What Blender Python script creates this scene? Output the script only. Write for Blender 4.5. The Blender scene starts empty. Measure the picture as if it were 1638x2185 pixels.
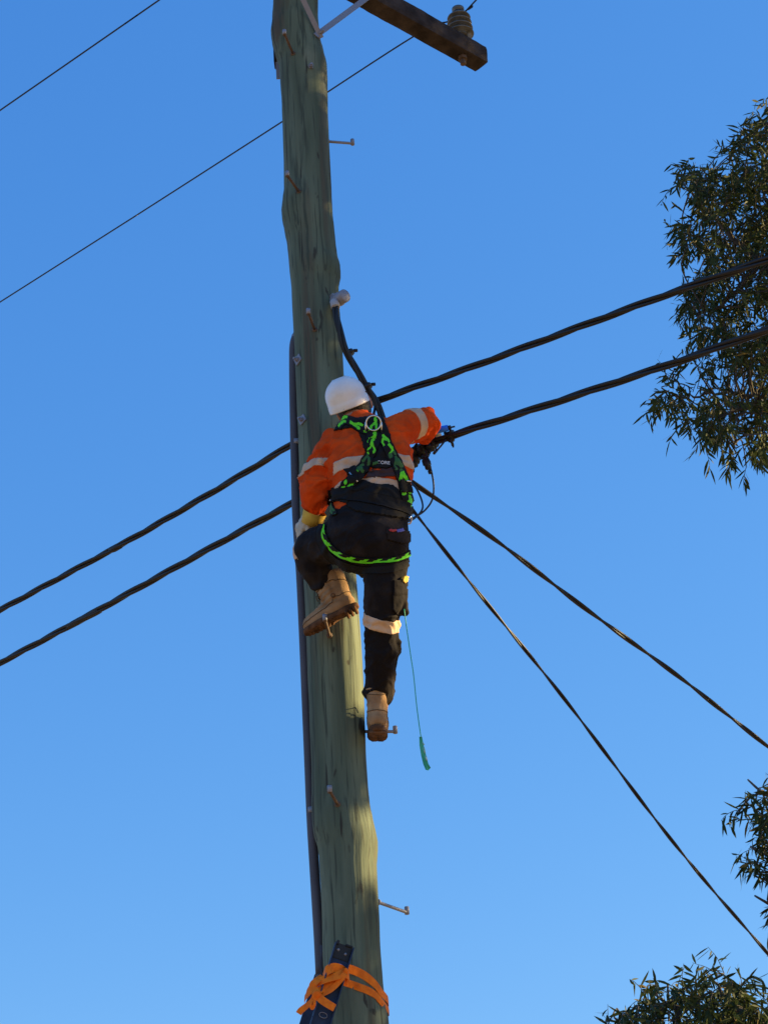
import bpy, bmesh, math, random
from mathutils import Vector, Matrix, noise
from mathutils.bvhtree import BVHTree
R_ = math.radians
random.seed(7)
V = Vector

# ------------------------------------------------------------------ camera
F = 4255.0
CAM = V((0, 0, 1.6))
RM = Matrix.Rotation(R_(90 + 27), 3, 'X') @ Matrix.Rotation(R_(-3.7), 3, 'Z')
sc = bpy.context.scene
cd = bpy.data.cameras.new('camera')
cd.sensor_fit = 'VERTICAL'; cd.sensor_height = 24; cd.lens = 24 * F / 2185
cd.clip_start = 0.05; cd.clip_end = 2000
cam = bpy.data.objects.new('camera', cd); sc.collection.objects.link(cam)
cam.matrix_world = Matrix.Translation(CAM) @ RM.to_4x4()
sc.camera = cam

# ------------------------------------------------------------------ world, sun, exposure
SUN_EL, SUN_AZ = 18.0, 78.0
SUN = V((math.cos(R_(SUN_EL)) * math.sin(R_(SUN_AZ)), math.cos(R_(SUN_EL)) * math.cos(R_(SUN_AZ)), math.sin(R_(SUN_EL))))
w = bpy.data.worlds.new('World'); sc.world = w; w.use_nodes = True
nt = w.node_tree
sky = nt.nodes.new('ShaderNodeTexSky'); sky.sky_type = 'NISHITA'; sky.sun_disc = False
sky.sun_elevation = R_(SUN_EL); sky.sun_rotation = R_(SUN_AZ)
sky.altitude = 200; sky.air_density = 1.0; sky.dust_density = 0.15; sky.ozone_density = 2.2
# the photograph's rendering of a clear evening sky: a response curve per channel on the sky's own colour
sp = nt.nodes.new('ShaderNodeSeparateColor'); cb = nt.nodes.new('ShaderNodeCombineColor'); nt.links.new(sky.outputs[0], sp.inputs[0])
for i, (pw, k) in enumerate(((1.07, 0.632), (0.689, 1.385), (0.382, 3.209))):
    p = nt.nodes.new('ShaderNodeMath'); p.operation = 'POWER'; p.inputs[1].default_value = pw; nt.links.new(sp.outputs[i], p.inputs[0])
    q = nt.nodes.new('ShaderNodeMath'); q.operation = 'MULTIPLY'; q.inputs[1].default_value = k; nt.links.new(p.outputs[0], q.inputs[0]); nt.links.new(q.outputs[0], cb.inputs[i])
bg = nt.nodes['Background']; bg.inputs['Strength'].default_value = 0.0595
nt.links.new(cb.outputs[0], bg.inputs['Color'])
sl = bpy.data.lights.new('sun', 'SUN'); sl.energy = 5.0; sl.angle = R_(0.5); sl.color = (1, 0.74, 0.35)
so = bpy.data.objects.new('sun', sl); sc.collection.objects.link(so)
so.rotation_euler = SUN.to_track_quat('Z', 'Y').to_euler()
sc.view_settings.view_transform = 'Standard'; sc.view_settings.look = 'None'
sc.view_settings.exposure = 1.5; sc.view_settings.gamma = 1.0

# ------------------------------------------------------------------ helpers
def P(px, py, Y):
    d = RM @ V(((px - 819) / F, -(py - 1092.5) / F, -1)); return CAM + d * (Y / d.y)
def PZ(px, py, z):
    d = RM @ V(((px - 819) / F, -(py - 1092.5) / F, -1)); return CAM + d * ((z - 1.6) / d.z)
def proj(p):
    v = RM.transposed() @ (p - CAM); return (819 + F * v.x / -v.z, 1092.5 - F * v.y / -v.z)
def mpp(p):
    return ((RM.transposed() @ (p - CAM)).z * -1) / F
def hit(px, py, bvh, default_Y=7.6):
    d = (RM @ V(((px - 819) / F, -(py - 1092.5) / F, -1))).normalized()
    l, n, i, t = bvh.ray_cast(CAM, d)
    if l is None:
        q = P(px, py, default_Y); l, n, i, t = bvh.find_nearest(q)
    return l, n
def col(): return sc.collection

def tag(o, label=None, cat=None, group=None, kind=None):
    if label: o['label'] = label
    if cat: o['category'] = cat
    if group: o['group'] = group
    if kind: o['kind'] = kind
    return o
def empty(name, loc, label, cat, group=None):
    o = bpy.data.objects.new(name, None); o.location = loc; o.empty_display_size = .1; col().objects.link(o)
    return tag(o, label, cat, group)
def root_loc(parent):
    l = V((0, 0, 0)); p = parent
    while p is not None: l = l + p.location; p = p.parent
    return l
def build(name, bm, mats, parent=None, origin=None, smooth=True):
    """bm is in world coordinates; the object's origin goes to `origin` (or its parent's)"""
    me = bpy.data.meshes.new(name)
    o = bpy.data.objects.new(name, me)
    base = root_loc(parent)
    off = V(origin) if origin is not None else (base if parent else V((0, 0, 0)))
    if parent is None and origin is None and len(bm.verts):
        xs = [v.co for v in bm.verts]
        off = V((sum(v.x for v in xs) / len(xs), sum(v.y for v in xs) / len(xs), min(v.z for v in xs)))
    for v in bm.verts: v.co -= off
    if smooth:
        for f in bm.faces: f.smooth = True
    bm.to_mesh(me); bm.free()
    o.location = off - base
    if not isinstance(mats, (list, tuple)): mats = [mats]
    for m in mats: me.materials.append(m)
    if parent: o.parent = parent
    col().objects.link(o)
    return o

# ---- shape helpers (all add to a bmesh)
def frame(d, up=V((0, 0, 1))):
    d = d.normalized()
    if abs(d.dot(up)) > .97: up = V((1, 0, 0))
    x = up.cross(d).normalized(); y = d.cross(x).normalized()
    return x, y
def catmull(pts, n):
    out = []
    p = [V(q) for q in pts]; L = len(p)
    for i in range(L - 1):
        a = p[max(i - 1, 0)]; b = p[i]; c = p[i + 1]; d = p[min(i + 2, L - 1)]
        for k in range(n):
            t = k / n
            out.append(.5 * ((2 * b) + (c - a) * t + (2 * a - 5 * b + 4 * c - d) * t * t + (3 * b - a - 3 * c + d) * t ** 3))
    out.append(p[-1]); return out
def loft(bm, rings, cap=True, mi=0):
    vs = [[bm.verts.new(p) for p in r] for r in rings]
    n = len(rings[0])
    for a, b in zip(vs, vs[1:]):
        for i in range(n):
            f = bm.faces.new((a[i], a[(i + 1) % n], b[(i + 1) % n], b[i])); f.material_index = mi
    if cap:
        for r, s in ((vs[0], -1), (vs[-1], 1)):
            c = bm.verts.new(sum((v.co for v in r), V((0, 0, 0))) / n)
            for i in range(n):
                f = bm.faces.new((r[i], r[(i + 1) % n], c) if s > 0 else (r[(i + 1) % n], r[i], c)); f.material_index = mi
    return vs
def ering(c, u, v, n=24, e=1.0):
    out = []
    for i in range(n):
        a = 2 * math.pi * i / n; ca, sa = math.cos(a), math.sin(a)
        out.append(c + u * (math.copysign(abs(ca) ** e, ca)) + v * (math.copysign(abs(sa) ** e, sa)))
    return out
def tube(bm, pts, rad, n=8, mi=0, up=V((0, 0, 1)), cap=True):
    rings = []; x = None
    for i, p in enumerate(pts):
        d = (pts[min(i + 1, len(pts) - 1)] - pts[max(i - 1, 0)]).normalized()
        if x is None: x, y = frame(d, up)
        else:
            x = (x - d * x.dot(d)).normalized(); y = d.cross(x)
        r = rad(i / (len(pts) - 1)) if callable(rad) else rad
        rings.append(ering(p, x * r, y * r, n))
    return loft(bm, rings, cap, mi)
def limb(bm, pr, n=20, sub=6):
    """chain of (point, radius) -> smooth tapered limb with round ends"""
    pts = catmull([p for p, r in pr], sub); rs = catmull([V((r, 0, 0)) for p, r in pr], sub)
    d0 = (pts[0] - pts[1]).normalized(); d1 = (pts[-1] - pts[-2]).normalized()
    P0 = []; R0 = []
    r0 = rs[0].x; r1 = rs[-1].x
    for a in (85, 60, 35, 15): P0.append(pts[0] + d0 * r0 * math.sin(R_(a))); R0.append(r0 * math.cos(R_(a)))
    PP = P0 + pts; RR = R0 + [r.x for r in rs]
    for a in (15, 35, 60, 85): PP.append(pts[-1] + d1 * r1 * math.sin(R_(a))); RR.append(r1 * math.cos(R_(a)))
    rings = []; x = None
    for i, p in enumerate(PP):
        d = (PP[min(i + 1, len(PP) - 1)] - PP[max(i - 1, 0)]).normalized()
        if x is None: x, y = frame(d)
        else: x = (x - d * x.dot(d)).normalized(); y = d.cross(x)
        rings.append(ering(p, x * RR[i], y * RR[i], n))
    loft(bm, rings)
def box(bm, M, sx, sy, sz, bev=0.0, mi=0):
    b = bmesh.new(); bmesh.ops.create_cube(b, size=1)
    bmesh.ops.scale(b, vec=(sx, sy, sz), verts=b.verts)
    if bev: bmesh.ops.bevel(b, geom=list(b.edges), offset=bev, segments=2, affect='EDGES')
    b.transform(M); merge(bm, b, mi)
def merge(bm, b, mi=None):
    m = {}
    for v in b.verts: m[v] = bm.verts.new(v.co)
    for f in b.faces:
        g = bm.faces.new([m[v] for v in f.verts]); g.material_index = f.material_index if mi is None else mi
    b.free()
def basis(o, x, y, z):
    return Matrix(((x.x, y.x, z.x, o.x), (x.y, y.y, z.y, o.y), (x.z, y.z, z.z, o.z), (0, 0, 0, 1)))
def ellipsoid(bm, c, x, y, z, seg=24):
    b = bmesh.new(); bmesh.ops.create_uvsphere(b, u_segments=seg, v_segments=seg // 2, radius=1)
    b.transform(basis(c, x, y, z)); merge(bm, b)
def cyl(bm, a, b, r, n=16, mi=0, r2=None, bev=0.0):
    d = (b - a).normalized(); x, y = frame(d); r2 = r if r2 is None else r2
    rings = []
    if bev: rings.append(ering(a, x * (r - bev), y * (r - bev), n))
    rings += [ering(a + d * bev, x * r, y * r, n), ering(b - d * bev, x * r2, y * r2, n)]
    if bev: rings.append(ering(b, x * (r2 - bev), y * (r2 - bev), n))
    loft(bm, rings, True, mi)
def fuse(bm, voxel, smooth=4, factor=.5):
    """voxel-remesh overlapping closed shapes into one continuous skin"""
    bmesh.ops.recalc_face_normals(bm, faces=bm.faces)
    me = bpy.data.meshes.new('tmp'); bm.to_mesh(me); bm.free()
    o = bpy.data.objects.new('tmp', me); col().objects.link(o)
    m = o.modifiers.new('r', 'REMESH'); m.mode = 'VOXEL'; m.voxel_size = voxel
    if smooth:
        s = o.modifiers.new('s', 'SMOOTH'); s.iterations = smooth; s.factor = factor
    dg = bpy.context.evaluated_depsgraph_get(); dg.update()
    ev = o.evaluated_get(dg); m2 = ev.to_mesh(); b = bmesh.new(); b.from_mesh(m2)
    ev.to_mesh_clear(); bpy.data.objects.remove(o); bpy.data.meshes.remove(me)
    return b
def bvh_of(*bms):
    vs, fs = [], []
    for b in bms:
        b.verts.ensure_lookup_table(); b.verts.index_update(); o = len(vs)
        vs += [v.co.copy() for v in b.verts]; fs += [[v.index + o for v in f.verts] for f in b.faces]
    return BVHTree.FromPolygons(vs, fs)
def displace(bm, fn):
    bm.normal_update()
    for v, d in [(v, fn(v.co, v.normal)) for v in bm.verts]: v.co += v.normal * d
def N3(p, s=1.0): return noise.noise(p * s)

def ribbon(bm, path, width, bvh, off=.003, th=.003, mfn=None, step=5, nv=8, Y=7.5, sub=10):
    """strap laid on a surface along a path; mfn(u,v) picks the material, u in px along, v in -1..1"""
    raw = [V((p[0], p[1], 0)) for p in catmull([V((p[0], p[1], 0)) for p in path], sub)]
    L = [0]
    for a, b in zip(raw, raw[1:]): L.append(L[-1] + (b - a).length)
    n = max(2, int(L[-1] / step)); pts = []
    j = 0
    for k in range(n + 1):
        s = L[-1] * k / n
        while j < len(L) - 2 and L[j + 1] < s: j += 1
        t = (s - L[j]) / max(1e-6, L[j + 1] - L[j]); pts.append(raw[j].lerp(raw[j + 1], t))
    rows = []
    for k, p in enumerate(pts):
        d = (pts[min(k + 1, n)] - pts[max(k - 1, 0)]).normalized(); q = V((-d.y, d.x, 0))
        wd = width(k / n) if callable(width) else width
        row = []
        for i in range(nv + 1):
            c = p + q * wd * (i / nv - .5)
            row.append(hit(c.x, c.y, bvh, Y))
        rows.append(row)
    nav = [[(sum((rows[min(max(k + a, 0), n)][min(max(i + b, 0), nv)][1] for a in (-2, -1, 0, 1, 2) for b in (-1, 0, 1)), V())).normalized() for i in range(nv + 1)] for k in range(n + 1)]
    top = [[bm.verts.new(rows[k][i][0] + nav[k][i] * (off + th)) for i in range(nv + 1)] for k in range(n + 1)]
    for k in range(n):
        for i in range(nv):
            f = bm.faces.new((top[k][i], top[k][i + 1], top[k + 1][i + 1], top[k + 1][i]))
            if mfn: f.material_index = mfn((k + .5) * L[-1] / n, (i + .5) / nv * 2 - 1)
    low = {}
    border = [(k, 0) for k in range(n + 1)] + [(n, i) for i in range(1, nv + 1)] + [(k, nv) for k in range(n - 1, -1, -1)] + [(0, i) for i in range(nv - 1, 0, -1)]
    lv = [bm.verts.new(rows[k][i][0] - nav[k][i] * .002) for k, i in border]
    tv = [top[k][i] for k, i in border]
    for a in range(len(border)):
        b = (a + 1) % len(border)
        bm.faces.new((tv[b], tv[a], lv[a], lv[b]))

def inside(p, poly):
    x, y = p; r = False; j = len(poly) - 1
    for i in range(len(poly)):
        xi, yi = poly[i]; xj, yj = poly[j]
        if (yi > y) != (yj > y) and x < (xj - xi) * (y - yi) / (yj - yi) + xi: r = not r
        j = i
    return r
def patch(bm, poly, bvh, off=.003, th=.003, g=1.6, mi=0, Y=7.5, smooth=1):
    """a piece of cloth cut to an outline and laid on a surface"""
    x0 = min(p[0] for p in poly); x1 = max(p[0] for p in poly); y0 = min(p[1] for p in poly); y1 = max(p[1] for p in poly)
    nx = int((x1 - x0) / g) + 1; ny = int((y1 - y0) / g) + 1; vs = {}
    def vert(i, j):
        if (i, j) not in vs:
            l, n = hit(x0 + i * g, y0 + j * g, bvh, Y); vs[(i, j)] = bm.verts.new(l + n * (off + th))
        return vs[(i, j)]
    cells = [(i, j) for i in range(nx) for j in range(ny) if inside((x0 + (i + .5) * g, y0 + (j + .5) * g), poly)]
    S = set(cells)
    for i, j in cells:
        f = bm.faces.new((vert(i, j), vert(i, j + 1), vert(i + 1, j + 1), vert(i + 1, j))); f.material_index = mi
    lows = {}
    def low(i, j):
        if (i, j) not in lows:
            l, n = hit(x0 + i * g, y0 + j * g, bvh, Y); lows[(i, j)] = bm.verts.new(l - n * .002)
        return lows[(i, j)]
    for i, j in cells:
        for (di, dj, a, b) in ((-1, 0, (0, 0), (0, 1)), (1, 0, (1, 1), (1, 0)), (0, -1, (1, 0), (0, 0)), (0, 1, (0, 1), (1, 1))):
            if (i + di, j + dj) not in S:
                A = (i + a[0], j + a[1]); B = (i + b[0], j + b[1])
                f = bm.faces.new((vert(*B), vert(*A), low(*A), low(*B))); f.material_index = mi

def band(src, p0, nrm, wd, keep, off=.003):
    """tape sewn round a garment: the slice of the garment between two planes, set proud"""
    b = src.copy(); nrm = nrm.normalized()
    dead = [f for f in b.faces if abs((f.calc_center_median() - p0).dot(nrm)) > wd * .5 + .03 or not keep(f.calc_center_median())]
    bmesh.ops.delete(b, geom=dead, context='FACES')
    for s in (1, -1):
        bmesh.ops.bisect_plane(b, geom=list(b.verts) + list(b.edges) + list(b.faces), plane_co=p0 + nrm * s * wd / 2, plane_no=nrm * s, clear_outer=True)
    b.normal_update()
    bmesh.ops.smooth_vert(b, verts=[v for v in b.verts if not v.is_boundary], factor=.5, use_axis_x=True, use_axis_y=True, use_axis_z=True)
    b.normal_update()
    for v in b.verts: v.co = v.co + v.normal * off
    edges = [e for e in b.edges if e.is_boundary]
    r = bmesh.ops.extrude_edge_only(b, edges=edges)
    for v in [g for g in r['geom'] if isinstance(g, bmesh.types.BMVert)]:
        pass
    b.normal_update()
    src_b = bvh_of(src)
    for v in [g for g in r['geom'] if isinstance(g, bmesh.types.BMVert)]:
        l, n, i, t = src_b.find_nearest(v.co); v.co = l - n * .001
    return b

# ------------------------------------------------------------------ materials
def mat(name, c, rough=.7, metal=0.0, spec=.4, noise_s=None, c2=None, bump=0.0, bump_s=200, detail=5, stretch=None, lo=.35, hi=.65):
    m = bpy.data.materials.new(name); m.use_nodes = True; t = m.node_tree; b = t.nodes['Principled BSDF']
    b.inputs['Base Color'].default_value = (*c, 1); b.inputs['Roughness'].default_value = rough
    b.inputs['Metallic'].default_value = metal; b.inputs['Specular IOR Level'].default_value = spec
    tc = t.nodes.new('ShaderNodeTexCoord'); mp = t.nodes.new('ShaderNodeMapping'); t.links.new(tc.outputs['Object'], mp.inputs[0])
    if stretch: mp.inputs['Scale'].default_value = stretch
    if noise_s:
        n = t.nodes.new('ShaderNodeTexNoise'); n.inputs['Scale'].default_value = noise_s; n.inputs['Detail'].default_value = detail
        r = t.nodes.new('ShaderNodeValToRGB'); r.color_ramp.elements[0].color = (*c, 1); r.color_ramp.elements[1].color = (*(c2 or c), 1)
        r.color_ramp.elements[0].position = lo; r.color_ramp.elements[1].position = hi
        t.links.new(mp.outputs[0], n.inputs[0]); t.links.new(n.outputs[0], r.inputs[0]); t.links.new(r.outputs[0], b.inputs['Base Color'])
    if bump:
        n = t.nodes.new('ShaderNodeTexNoise'); n.inputs['Scale'].default_value = bump_s; n.inputs['Detail'].default_value = 4
        u = t.nodes.new('ShaderNodeBump'); u.inputs['Strength'].default_value = bump; u.inputs['Distance'].default_value = .004
        t.links.new(mp.outputs[0], n.inputs[0]); t.links.new(n.outputs[0], u.inputs['Height']); t.links.new(u.outputs[0], b.inputs['Normal'])
    return m
M_ORANGE = mat('orange_cloth', (.74, .082, .010), .85, spec=.10, noise_s=14, c2=(.54, .056, .008), bump=.35, bump_s=60)
M_NAVY = mat('dark_navy_cloth', (.012, .010, .011), .9, spec=.12, noise_s=9, c2=(.038, .029, .026), lo=.45, hi=.75, bump=.5, bump_s=70)
M_TAPE = mat('reflective_tape', (.66, .44, .28), .55, spec=.35, noise_s=18, c2=(.52, .34, .22), bump=.15, bump_s=90)
M_BLACK = mat('black_webbing', (.012, .011, .011), .8, spec=.15, bump=.3, bump_s=300)
M_GREEN = mat('lime_webbing', (.17, .80, .02), .6, spec=.2, noise_s=60, c2=(.13, .66, .015))
M_HELM = mat('white_helmet_plastic', (.86, .82, .80), .34, spec=.5, noise_s=9, c2=(.74, .66, .58), lo=.45, hi=.75)
M_SKIN = mat('skin', (.42, .20, .13), .6)
M_HAIR = mat('dark_hair', (.022, .013, .009), .6, bump=.6, bump_s=180)
M_BOOT = mat('tan_nubuck', (.42, .27, .15), .9, spec=.1, noise_s=16, c2=(.25, .15, .08), bump=.4, bump_s=120)
M_SOLE = mat('brown_rubber', (.17, .085, .045), .9, spec=.1, noise_s=35, c2=(.075, .038, .022), bump=.3, bump_s=150)
M_LACE = mat('brown_lace', (.09, .055, .03), .9)
M_GLOVE = mat('pale_glove_leather', (.58, .52, .42), .8, noise_s=30, c2=(.42, .36, .26), bump=.3, bump_s=100)
M_CUFF = mat('yellow_glove_cuff', (.62, .42, .06), .8, noise_s=25, c2=(.50, .32, .05))
M_STEEL = mat('galvanised_steel', (.27, .27, .30), .6, metal=.4, noise_s=40, c2=(.26, .26, .30), bump=.1)
M_CHROME = mat('bright_steel', (.75, .72, .66), .25, metal=.9)
M_RUST = mat('rusty_step_steel', (.10, .068, .052), .7, metal=.2, noise_s=60, c2=(.16, .10, .07))
M_CABLE = mat('black_cable', (.012, .011, .012), .5, spec=.4, bump=.1, bump_s=60)
M_WIRE = mat('dull_wire', (.03, .035, .05), .5, metal=.4)
M_CONDUIT = mat('grey_conduit', (.085, .08, .095), .6, noise_s=12, c2=(.06, .055, .065), stretch=(1, 1, .3))
M_ARM = mat('crossarm_timber', (.072, .055, .048), .9, spec=.1, noise_s=10, c2=(.030, .023, .020), bump=.7, bump_s=40, detail=8)
M_PORC = mat('brown_green_porcelain', (.120, .120, .108), .3, spec=.5, noise_s=30, c2=(.08, .08, .07))
M_STRAP = mat('orange_strap', (.95, .22, .01), .7, spec=.2, noise_s=40, c2=(.80, .16, .01), bump=.2, bump_s=300)
M_BLUE = mat('blue_fibreglass', (.028, .055, .12), .6, spec=.25, noise_s=30, c2=(.022, .040, .085))
M_ALU = mat('aluminium', (.45, .46, .48), .4, metal=.8)
M_BLKPL = mat('black_plastic', (.012, .012, .014), .5)
M_TOOL = mat('blue_handle', (.01, .17, .90), .4)
M_TAGG = mat('green_tag', (.04, .40, .20), .5)
M_TAGW = mat('tag_print', (.35, .55, .50), .5)
M_WHITE = mat('white_print', (.75, .75, .75), .5)
M_MAROON = mat('maroon_webbing', (.05, .018, .014), .8)
M_RED = mat('red_print', (.4, .03, .04), .6)
M_BLUEP = mat('blue_print', (.08, .10, .45), .6)

# weathered, green treated pole timber
def pole_material():
    m = bpy.data.materials.new('treated_pole_timber'); m.use_nodes = True; t = m.node_tree; b = t.nodes['Principled BSDF']
    b.inputs['Roughness'].default_value = .8; b.inputs['Specular IOR Level'].default_value = .25
    tc = t.nodes.new('ShaderNodeTexCoord')
    def nz(scale, st, det=6, dist=0.0):
        mp = t.nodes.new('ShaderNodeMapping'); mp.inputs['Scale'].default_value = st; t.links.new(tc.outputs['Object'], mp.inputs[0])
        n = t.nodes.new('ShaderNodeTexNoise'); n.inputs['Scale'].default_value = scale; n.inputs['Detail'].default_value = det; n.inputs['Distortion'].default_value = dist
        t.links.new(mp.outputs[0], n.inputs[0]); return n.outputs[0]
    def ramp(x, p0, p1, c0=(0, 0, 0), c1=(1, 1, 1)):
        r = t.nodes.new('ShaderNodeValToRGB'); r.color_ramp.elements[0].position = p0; r.color_ramp.elements[1].position = p1
        r.color_ramp.elements[0].color = (*c0, 1); r.color_ramp.elements[1].color = (*c1, 1); t.links.new(x, r.inputs[0]); return r.outputs[0]
    def mix(f, a, c, mode='MIX'):
        x = t.nodes.new('ShaderNodeMix'); x.data_type = 'RGBA'; x.blend_type = mode
        t.links.new(f, x.inputs['Factor']); t.links.new(a, x.inputs[6])
        if isinstance(c, tuple): x.inputs[7].default_value = (*c, 1)
        else: t.links.new(c, x.inputs[7])
        return x.outputs[2]
    base = ramp(nz(9, (1, 1, .12), 8), .34, .64, (.072, .096, .062), (.150, .182, .122))
    c = mix(ramp(nz(5, (1.6, 1.6, .06), 6, .6), .53, .64), base, (.088, .075, .050))            # long brown runs
    c = mix(ramp(nz(3.0, (1, 1, .5), 5), .60, .74), c, (.24, .26, .18))                         # pale lichen bloom
    c = mix(ramp(nz(16, (1, 1, .35), 4, .4), .66, .70), c, (.048, .048, .035))                  # dark specks and knots
    c = mix(ramp(nz(30, (1, 1, .10), 6, .3), .57, .70), c, (.060, .076, .054))
    c = mix(ramp(nz(70, (1, 1, .035), 4, .2), .56, .64), c, (.058, .072, .050))
    c = mix(ramp(nz(26, (1, 1, .03), 3, .3), .66, .69), c, (.040, .040, .030))                      # fine checks
    t.links.new(c, b.inputs['Base Color'])
    u = t.nodes.new('ShaderNodeBump'); u.inputs['Strength'].default_value = .75; u.inputs['Distance'].default_value = .006
    t.links.new(nz(38, (1, 1, .05), 9, .2), u.inputs['Height']); t.links.new(u.outputs[0], b.inputs['Normal'])
    return m
M_POLE = pole_material()

# ------------------------------------------------------------------ ground
def ground():
    bm = bmesh.new(); n = 60; S = 600
    g = [[bm.verts.new(((i / n - .5) * 2 * S, (j / n - .5) * 2 * S, 0)) for j in range(n + 1)] for i in range(n + 1)]
    for i in range(n):
        for j in range(n): bm.faces.new((g[i][j], g[i + 1][j], g[i + 1][j + 1], g[i][j + 1]))
    m = mat('dry_grass', (.25, .175, .09), .95, noise_s=.6, c2=(.31, .23, .135), bump=.6, bump_s=12, detail=10)
    o = build('ground', bm, m, origin=(0, 0, 0)); tag(o, kind='structure')
ground()

# ------------------------------------------------------------------ utility pole
PY = 7.9
EDGE = [(-160, 581, 675), (0, 583, 678), (40, 581, 678.5), (66, 578, 681), (90, 581, 684), (112, 587, 690), (140, 596, 697), (170, 598, 698.5), (200, 600, 699), (260, 603, 700), (330, 605, 703),
        (400, 606, 707), (425, 603, 708), (445, 600.5, 709), (465, 602, 710), (490, 607, 713), (520, 613, 716), (550, 616, 720), (575, 618, 726.5), (592, 620, 727), (612, 622, 723), (640, 623, 723), (700, 626, 727),
        (760, 629, 731), (800, 631, 733), (900, 635, 739), (1000, 638, 745), (1100, 641, 752), (1200, 646, 758), (1300, 651, 765), (1400, 655, 772), (1450, 656.5, 775), (1500, 659, 777), (1560, 661, 779),
        (1620, 664, 781), (1680, 665, 785), (1720, 664.5, 789), (1755, 666, 796), (1780, 669.5, 802), (1800, 676, 806), (1820, 679.5, 806), (1850, 681, 804), (1880, 683, 805), (1960, 687, 809), (2020, 688.5, 811), (2100, 692, 817), (2185, 699, 829)]
def pole_shaft():
    rows = []
    for y, l, r in EDGE:
        m = (l + r) / 2; c = P(m, y, PY); rad = (P(r, y, PY) - P(l, y, PY)).length / 2
        rows.append(V((c.x, c.z, rad)))
    z_last = rows[-1]; rows.append(V((z_last.x + .004, z_last.y - .5, .142))); rows.append(V((z_last.x + .01, 1.5, .155))); rows.append(V((z_last.x + .015, 0.0, .165)))
    dense = []
    for a, b in zip(rows, rows[1:]):
        k = max(1, int((a.y - b.y) / .022))
        for i in range(k):
            t = i / k; s = t * t * (3 - 2 * t) if k < 12 else t
            dense.append(V((a.x + (b.x - a.x) * s, a.y + (b.y - a.y) * t, a.z + (b.z - a.z) * s)))
    dense.append(rows[-1])
    bm = bmesh.new(); n = 72; rings = []
    for c in dense:
        ring = []
        for i in range(n):
            a = 2 * math.pi * i / n; side = abs(math.cos(a))
            q = V((math.cos(a) * 3, math.sin(a) * 3, c.y * 1.2))
            dd = .006 * noise.noise(q) * (1 - side) + .0022 * noise.noise(V((math.cos(a) * 14, math.sin(a) * 14, c.y * 1.5))) + .0012 * noise.noise(V((math.cos(a) * 30, math.sin(a) * 30, c.y * 4)))
            # checks: narrow splits along the grain
            ck = noise.noise(V((math.cos(a) * 9 + 5, math.sin(a) * 9, c.y * .5)))
            dd -= max(0, .035 - abs(ck)) * .10 if noise.noise(V((math.cos(a) * 2, math.sin(a) * 2, c.y * .9 + 9))) > .05 else 0
            r = c.z + dd
            ring.append(V((c.x + r * math.cos(a), PY + r * math.sin(a), c.y)))
        rings.append(ring)
    loft(bm, rings)
    bmesh.ops.recalc_face_normals(bm, faces=bm.faces)
    return bm
POLE = empty('utility_pole', (-.20, PY, 0), 'tall green-grey timber power pole with steel step pegs, climbed by the worker', 'utility pole')
sh = pole_shaft(); BV_POLE = bvh_of(sh)
build('shaft', sh, M_POLE, POLE)

def peg_front(tip, base, mat_=M_RUST):
    a, n = hit(base[0], base[1], BV_POLE); tp = PZ(tip[0], tip[1], a.z)
    if (tp - a).length > .17: tp = a + (tp - a).normalized() * .17
    peg(a - (tp - a).normalized() * .03, tp, mat_)
def peg(a, tp, mat_):
    bm = bmesh.new(); d = (tp - a).normalized()
    p = tp + V((0, 0, 0)); pts = [a, a.lerp(tp, .5), tp - d * .008, tp + V((0, 0, .004)), tp + V((0, 0, .024))]
    tube(bm, pts[:3] + [tp], .0068, 12); tube(bm, [tp - V((0, 0, .008)), tp + V((0, 0, .012)), tp + V((0, 0, .024))], lambda t: .0095, 12)
    cyl(bm, a + d * .028, a + d * .034, .013, 10)
    o = build('step_peg', bm, mat_, POLE)
    b2 = bmesh.new(); tube(b2, [tp - V((0, 0, .006)), tp + V((0, 0, .012)), tp + V((0, 0, .022))], lambda t: .0098, 12); build('peg_tip', b2, M_STEEL, o)
    return o
for t_, b_ in (((607, 72), (625, 114)), ((613, 374), (637, 408)), ((658, 668), (671, 703)), ((700, 1682), (720, 1716)), ((692, 1318), (703, 1356))): peg_front(t_, b_)
for t_, b_ in (((752, 306), (700, 302)), ((868, 1947), (806, 1925)), ((843, 1561), (776, 1561)), ((838, 1158), (752, 1150))):
    a = P(b_[0], b_[1], PY + .01); tp = PZ(t_[0], t_[1], a.z); peg(a - (tp - a).normalized() * .03, tp, M_STEEL)

# square washers with bolts
for px, py, s in ((637, 768, .042), (646, 896, .040), (662, 143, .022)):
    l, n = hit(px, py, BV_POLE); x, y = frame(n); bm = bmesh.new()
    rot = Matrix.Rotation(R_(24), 4, n)
    box(bm, basis(l + n * .004, (rot @ x), (rot @ y), n), s, s, .006, .001)
    cyl(bm, l + n * .007, l + n * .02, .011, 6); cyl(bm, l + n * .02, l + n * .030, .006, 10)
    build('bolt_washer', bm, M_STEEL, POLE, smooth=False)
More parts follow.
